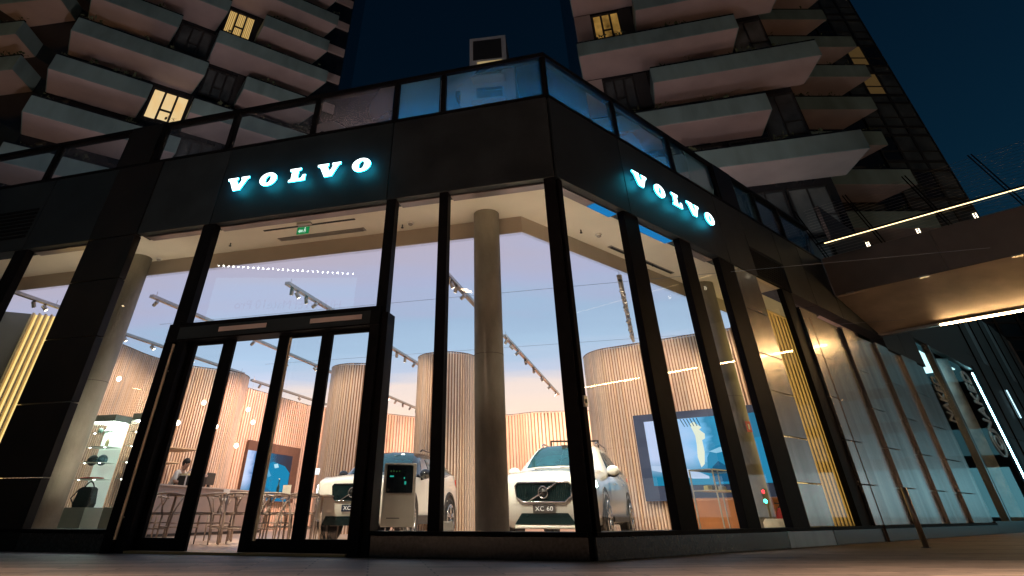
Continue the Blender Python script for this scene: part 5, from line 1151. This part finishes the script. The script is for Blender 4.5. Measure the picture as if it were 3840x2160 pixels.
for k, (x0, x1) in enumerate(((26.8, 32.6), (27.8, 32.6), (26.8, 32.0), (27.9, 32.7), (26.9, 33.7), (28.6, 33.9), (27.4, 32.6), (28, 33.8), (27, 32.8))):
    z = 16.1+3.38*k+.2
    balcony(FS, RT, x0-2, x1, z, 2.85, 1.25, cut=1.2)
    window(FS, RT, x1-3.2, x1-.8, -2.85, z+.35, z+DZ-.2, M_tpane, 2)
M_pan2 = mat('tower_pane_amber', (.10, .07, .03), .3, 0, .3, 1, emit=(1., .6, .2), estr=.05)
for k in range(-2, 10):
    for j in range(3):
        z = 16.3+DZ*k; u = 33.7+j*1.62; 
        window(FS, RT, u, u+1.6, -2.86, z-.55, z+.25, M_tpane, 1, False)
        window(FS, RT, u, u+1.6, -2.86, z+.3, z+DZ-.6, M_pan2 if (k, j) in ((5, 1), (4, 1)) else random.choice((M_tpane, M_tpane, M_tdark)), 1, True)
# podium floors of the right tower seen over the terrace
for k in range(3):
    for j in range(5):
        window(FR, RT, 6.2+j*2.3, 8.35+j*2.3, -2.85, 6.7+k*3.1, 9.6+k*3.1, M_tpane if (j*2+k) % 5 else M_tpane2, 2)
# left tower
LT = thing('apartment_tower', 'left apartment tower with staggered pale balconies and three lit windows', 'tower', (-20, 38, 6.6), world=True)
FL = Frame((-16.6, 33.2, 0), (.829, .559, 0), (.559, -.829, 0))
ka = FL.p(-11.9, -2.9, 0); kb = FL.p(7.5, -2.9, 0); sd = V((-.99, .14, 0))
FW = Frame(FL.p(-11.9, 0, 0), sd, V((-.14, -.99, 0)))
kw = FW.p(22, -2.9, 0)
mb = MB(); mb.prism([ka+V((0, 0, 6.6)), kb+V((0, 0, 6.6)), V((kb.x-6, 66, 6.6)), V((kw.x, 66, 6.6)), kw+V((0, 0, 6.6))], (0, 0, HT)); mb.build('core_wall', M_tdark, LT)
ZL, DL = 19.45, 3.32
for k in range(-2, 9):
    z = ZL+DL*k
    if k % 2 == 0:
        balcony(FL, LT, -11.85, -3.45, z, cut=.3); balcony(FL, LT, -.55, 5.0, z, cut=.6)
        window(FL, LT, -3.3, -.95, -2.85, z+.15, z+DL-.45, M_lit3 if k == 4 else M_tpane, 3, True, False); part('wall_panel', M_plug, lambda mb: FL.box(mb, -.95, -.5, -2.9, -2.7, z, z+DL-.2), LT)
    else:
        balcony(FL, LT, -11.85, -6.25, z, cut=.3); balcony(FL, LT, -3.45, 5.4, z, cut=.6)
        window(FL, LT, -6.2, -3.6, -2.85, z+.15, z+DL-.45, M_lit1 if k == 1 else M_tpane, 3, True, k == 1); part('wall_panel', M_plug, lambda mb: FL.box(mb, -3.59, -3.48, -2.9, -2.7, z, z+DL-.2), LT)
    part('wall_panel', M_wallT, lambda mb: FL.box(mb, 5.4, 7.4, -2.9, -2.72, z-.8, z+.1), LT)
    a = 2.6 if k % 2 else 4.2
    balcony(FW, LT, a, a+5.2, z+.2, 2.9, 1.2, cut=.8, cutL=.6); balcony(FW, LT, a+7.5, a+14, z+.2, 2.9, 1.2, cut=.6)
    window(FW, LT, .5, a-.1, -2.85, z+.3, z+DL-.3, M_tpane, 2); window(FW, LT, a+5.4, a+7.3, -2.85, z+.3, z+DL-.3, M_tpane, 2)
# pale block far behind, seen through the balustrade
PB = thing('pale_apartment_block', 'distant pale block with a boxy rooftop house seen over the corner balustrade', 'building', (1.2, 48, 0), world=True)
FP = Frame((-3.2, 48, 0), (.985, -.17, 0), (-.17, -.985, 0))
M_pale = mat('pale_block_render', (.42, .43, .45), .85, 0, .08, .4)
part('wall', M_pale, lambda mb: FP.box(mb, 0, 8.2, -14, 0, 0, 40.3), PB)
part('rooftop_house', M_pale, lambda mb: FP.box(mb, 3.2, 7.4, -5, -.1, 40.32, 45.0), PB)
part('dark_opening', M_plug, lambda mb: FP.box(mb, 3.6, 6.9, -.098, -.03, 41.6, 44.5), PB)
part('lit_ledge', mat('warm_ledge', (.5, .4, .2), .6, 0, .1, 3, emit=(1., .75, .35), estr=.35), lambda mb: FP.box(mb, 4.1, 6.9, -.099, .0, 40.9, 41.25), PB)
for k in range(5):
    z = 26+k*3.1
    window(FP, PB, 1.0, 2.2, .002, z, z+2, M_tpane, 1); window(FP, PB, 4.0, 6.8, .002, z, z+2.1, M_tpane, 3)
    b = part('balcony', M_pale, lambda mb: FP.box(mb, 3.6, 7.2, .0, 1.2, z-.35, z-.1), PB)
    mb = MB(); [FP.box(mb, 3.62+i*.2, 3.66+i*.2, 1.12, 1.16, z-.1, z+.8) for i in range(18)]; FP.box(mb, 3.6, 7.2, 1.11, 1.17, z+.8, z+.86); mb.build('railing', M_alu, b)
# bare shrub on the terrace
t = thing('bare_shrub', 'bare twiggy shrub on the terrace left of the footbridge', 'shrub', Rf.p(9.8, -1.3, 6.6))
mb = MB()
def twig(p, d, l, r, n):
    q = p+d*l; mb.tube([p, q], [r, r*.6], 5)
    if n: 
        for _ in range(3): twig(q, (d+V((random.uniform(-.7, .7), random.uniform(-.7, .7), random.uniform(-.1, .5)))).normalized(), l*.72, r*.6, n-1)
for a in range(5): twig(V((0, 0, 0)), V((math.cos(a*1.26)*.5, math.sin(a*1.26)*.5, 1)).normalized(), .55, .014, 3)
mb.build('branches', mat('twig_bark', (.10, .07, .05), .9), t)
mb = MB(); mb.tube([(0, 0, 0), (0, 0, .35)], [.28, .32], 16); mb.build('planter', M_dark, t)
def leafy(name, label, loc, sx, sy, sz, n, col):
    t = thing(name, label, 'shrub', loc)
    mb = MB()
    for _ in range(n):
        while True:
            q = V((random.uniform(-1, 1), random.uniform(-1, 1), random.uniform(-1, 1)))
            if .25 < q.length < 1: break
        q = V((q.x*sx, q.y*sy, q.z*sz+sz+.3)); e = random.uniform(.05, .12)
        a = V((random.gauss(0, 1), random.gauss(0, 1), random.gauss(0, 1))).normalized()*e; b = a.orthogonal().normalized()*e*.5
        mb.add([q-a, q+b, q+a, q-b], [(0, 1, 2, 3)], random.randint(0, 1))
    mb.build('foliage', [mat('leaf_'+name+'a', col, .6), mat('leaf_'+name+'b', tuple(c*.45 for c in col), .7)], t)
    mb = MB(); [mb.tube([(0, 0, 0), (random.uniform(-.5, .5)*sx, random.uniform(-.5, .5)*sy, sz*1.3)], [.03, .01], 6) for _ in range(5)]; mb.build('stem', mat('stem_bark', (.06, .045, .03), .9), t)
leafy('leafy_shrub', 'leafy green shrub lit yellow at the foot of the right tower', (25.6, 27.6, 8.9), 1.2, 1., 1.2, 700, (.16, .17, .04))
leafy('balcony_plant', 'drooping bush at the end of a left tower balcony', FL.p(4.3, -.4, ZL+DL+1.2), .9, .4, .35, 260, (.05, .05, .03))

# ------------------------------------------------------------------ street side behind the camera: lamps, billboard, added reflection block and flood masts
def street_lamp(loc, h, rz, label, power):
    t = thing('street_lamp', label, 'street lamp', loc, rz, 'street lamps along the pavement')
    mb = MB(); mb.tube([(0, 0, 0), (0, 0, h*.6), (0, 0, h), (0, .5, h+.12), (0, 1.2, h+.15)], [.09, .07, .05, .04, .035], 10); mb.build('pole', M_dark, t, True)
    o = MB().box((0, 1.3, h+.14), (.28, .6, .10)).build('lamp_head', M_alu, t, bevel=.02)
    mb = MB(); mb.box((0, 1.3, h+.085), (.22, .5, .01)); mb.build('lamp_lens', emis('street_lens', (1., .72, .42), 45.), o)
    if power:
        s = spot((0, 0, 0), (0, 0, -1), power, (1., .68, .47), 112, .5, .15, 'street_light'); s.parent = t; s.location = (0, 1.3, h+.02); s.rotation_euler = (0, 0, 0)
street_lamp((-16.6, 4.6, 0), 6.3, 0, 'street lamp before the left end of the showroom', 260)
street_lamp((-36, -8, 0), 7.1, 0, 'street lamp further left across the road', 0)
street_lamp((24, 11.5, 0), 6.4, 0, 'street lamp beyond the footbridge', 1500)
street_lamp((6.0, -2.4, 0), 7.0, 0, 'added street lamp right behind the viewpoint, lighting the paving', 38000)  # this lamp and the next are added to light the paving
street_lamp((-6.5, -2.6, 0), 7.0, 0, 'added street lamp left behind the viewpoint, lighting the paving', 29000)
BB = thing('billboard', 'pale blue illuminated billboard with a row of lamps across the street', 'billboard', (-28, -10.6, 0), world=True)
FB = Frame((-32.4, -7.9, 0), V((8.5, -5.4, 0)), V((5.4, 8.5, 0)))
part('panel', emis('billboard_light', (.35, .75, .85), 1.9), lambda mb: FB.box(mb, 0, 10.2, -.2, 0, 11.2, 14.3), BB)
part('frame', M_dark, lambda mb: (FB.box(mb, -.15, 10.35, -.4, -.21, 11.0, 14.5), FB.box(mb, 2, 2.4, -.8, -.41, 0, 12), FB.box(mb, 7.8, 8.2, -.8, -.41, 0, 12)), BB)
for i in range(28):
    u = .15+i*.365; mb = MB(); mb.ball(FB.p(u, .5, 15.0-i*.022), .075, 8, 6); mb.build('lamp', emis('billboard_lamp', (.95, 1., 1.), 42.), BB)
W = Matrix.Identity(4); X, Y_, Z_ = -FB.d, V((0, 0, 1)), FB.o; X = FB.d*1
X = Y_.cross(Z_); cpos = FB.p(5.6, .02, 12.35)
for i in range(3): W[i][0], W[i][1], W[i][2], W[i][3] = X[i], Y_[i], Z_[i], cpos[i]
me = text_mesh('HUAWEI Mate10 Pro', .85, .01, .0, W); me.materials.append(mat('billboard_letter', (.02, .05, .06), .5)); link('lettering', me, BB); BB.children[-1].location = -BB.location
OB = thing('reflection_block', 'added block with glowing bands shaped for the right facade reflections', 'building', (66, 44, 0), world=True)  # unseen block added for the colours it mirrors in the steel panels
FO = Frame((83, 8.5, 0), V((-.443, .897, 0)), V((-.897, -.443, 0)))
part('wall', mat('reflection_block_wall', (.10, .09, .085), .7, 0, .1, .3), lambda mb: FO.box(mb, -4, 86, -14, 0, 0, 27), OB)
for k in range(7):
    z0, z1 = ((.4, 4.2), (5.2, 7.4), (8.4, 10.6), (11.6, 13.8), (14.8, 17), (18, 20.2), (21.2, 23.4))[k]
    col, st = (((.85, .95, 1.), .9), ((.78, .80, .84), .30), ((.78, .74, .70), .22), ((.85, .66, .48), .22), ((1., .62, .32), .28), ((1., .52, .2), .45), ((1., .5, .18), .5))[k]
    for j in range(8):
        if (j*7+k*3) % 11 == 0: continue
        if j > 5: col = (.25, .75, .9); st *= .75  # cyan bands put in for the cyan tint on the right panels
        part('reflection_band', emis('reflection_glow_%d_%d' % (k, j > 5), col, st), lambda mb: FO.box(mb, j*6.1, j*6.1+5.6, .01, .06, z0, z1), OB)
t = thing('traffic_light', 'traffic light across the street mirrored in the right panes', 'traffic light', (34.8, 20.7, 0))
mb = MB(); mb.cyl((0, 0, 0), (0, 0, 1.0), .06, n=10); mb.build('pole', M_dark, t); MB().box((0, 0, 1.35), (.3, .25, .8)).build('housing', M_dark, t, bevel=.03)
for z, c_, e_ in ((1.15, (.05, 1., .65), 60.), (1.6, (1., .05, .08), 18.)):
    mb = MB(); mb.ball((-.12, -.1, z), .11, 12, 8); mb.build('lamp', emis('signal_%.2f' % z, c_, e_), t)
def flood(loc, to, power, col, ang, label):  # added lamps: city glow on the soffits, amber light on the tower sides
    t = thing('added_floodlight', label, 'floodlight', loc, 0, 'added floodlight masts lighting the towers')
    mb = MB(); mb.tube([(0, 0, 6.6-loc[2] if loc[2] > 6.6 else -loc[2]), (0, 0, 0)], [.12, .08], 10); mb.build('mast', M_dark, t)
    MB().box((0, -.15, .15), (.5, .25, .35)).build('lamp_head', M_alu, t, bevel=.02)
    s = spot((0, 0, 0), V(to)-V(loc), power, col, ang, .35, .3, 'added_flood_lamp'); s.parent = t; s.location = (0, .1, .15)
flood((-9, 14.5, 7.1), (-19, 36, 27), 4000, (1., .84, .80), 75, 'added floodlight standing in for city glow on the left half of the left tower')
flood((-4, 16, 7.1), (-8, 40, 27), 3200, (1., .84, .80), 70, 'added floodlight standing in for city glow on the right half of the left tower')
flood((1.5, 14, 7.1), (10, 31, 26), 2700, (1., .84, .80), 70, 'added floodlight standing in for city glow on the left half of the right tower')
flood((10, 17.5, 7.1), (20, 30, 24), 1250, (1., .84, .80), 80, 'added floodlight standing in for city glow on the right half of the right tower')
flood((-62, 6, 6.), (-32, 33, 27), 9000, (1., .58, .20), 46, 'added far left mast throwing amber light on the left tower')
flood((60, 0, 6.), (30, 37, 27), 7500, (1., .66, .34), 40, 'added far right mast throwing amber light on the right tower')

# ------------------------------------------------------------------ world, camera, render
w = bpy.data.worlds.new('World'); scn.world = w; w.use_nodes = True; nt = w.node_tree; N = nt.nodes
bg = N['Background']
sky = N.new('ShaderNodeTexSky'); sky.sky_type = 'NISHITA'; sky.sun_disc = False; sky.sun_elevation = R(-3.0); sky.sun_rotation = R(75); sky.altitude = 100; sky.ozone_density = 3.0
mx = N.new('ShaderNodeMix'); mx.data_type = 'RGBA'; mx.blend_type = 'MULTIPLY'; mx.inputs[0].default_value = 1; mx.inputs[7].default_value = (.24, 1.02, .72, 1)
nt.links.new(sky.outputs[0], mx.inputs[6]); nt.links.new(mx.outputs[2], bg.inputs[0]); bg.inputs[1].default_value = .30

cam = bpy.data.cameras.new('camera'); co = bpy.data.objects.new('camera', cam); COL.objects.link(co)
co.location = (0, 0, .40); co.rotation_euler = (R(90)+.650585, 0, 0)
cam.sensor_width = 36; cam.lens = 1391.4/2576*36; cam.shift_x = (1288-1182)/2576; cam.shift_y = -(724.5-242)/2576
cam.clip_start = .05; cam.clip_end = 3000
scn.camera = co
scn.view_settings.view_transform = 'Standard'; scn.view_settings.look = 'None'; scn.view_settings.exposure = 0
scn.cycles.use_denoising = True
scn.cycles.max_bounces = 8; scn.cycles.diffuse_bounces = 3; scn.cycles.glossy_bounces = 4; scn.cycles.transparent_max_bounces = 16; scn.cycles.sample_clamp_indirect = 6
scn.cycles.caustics_reflective = False; scn.cycles.caustics_refractive = False
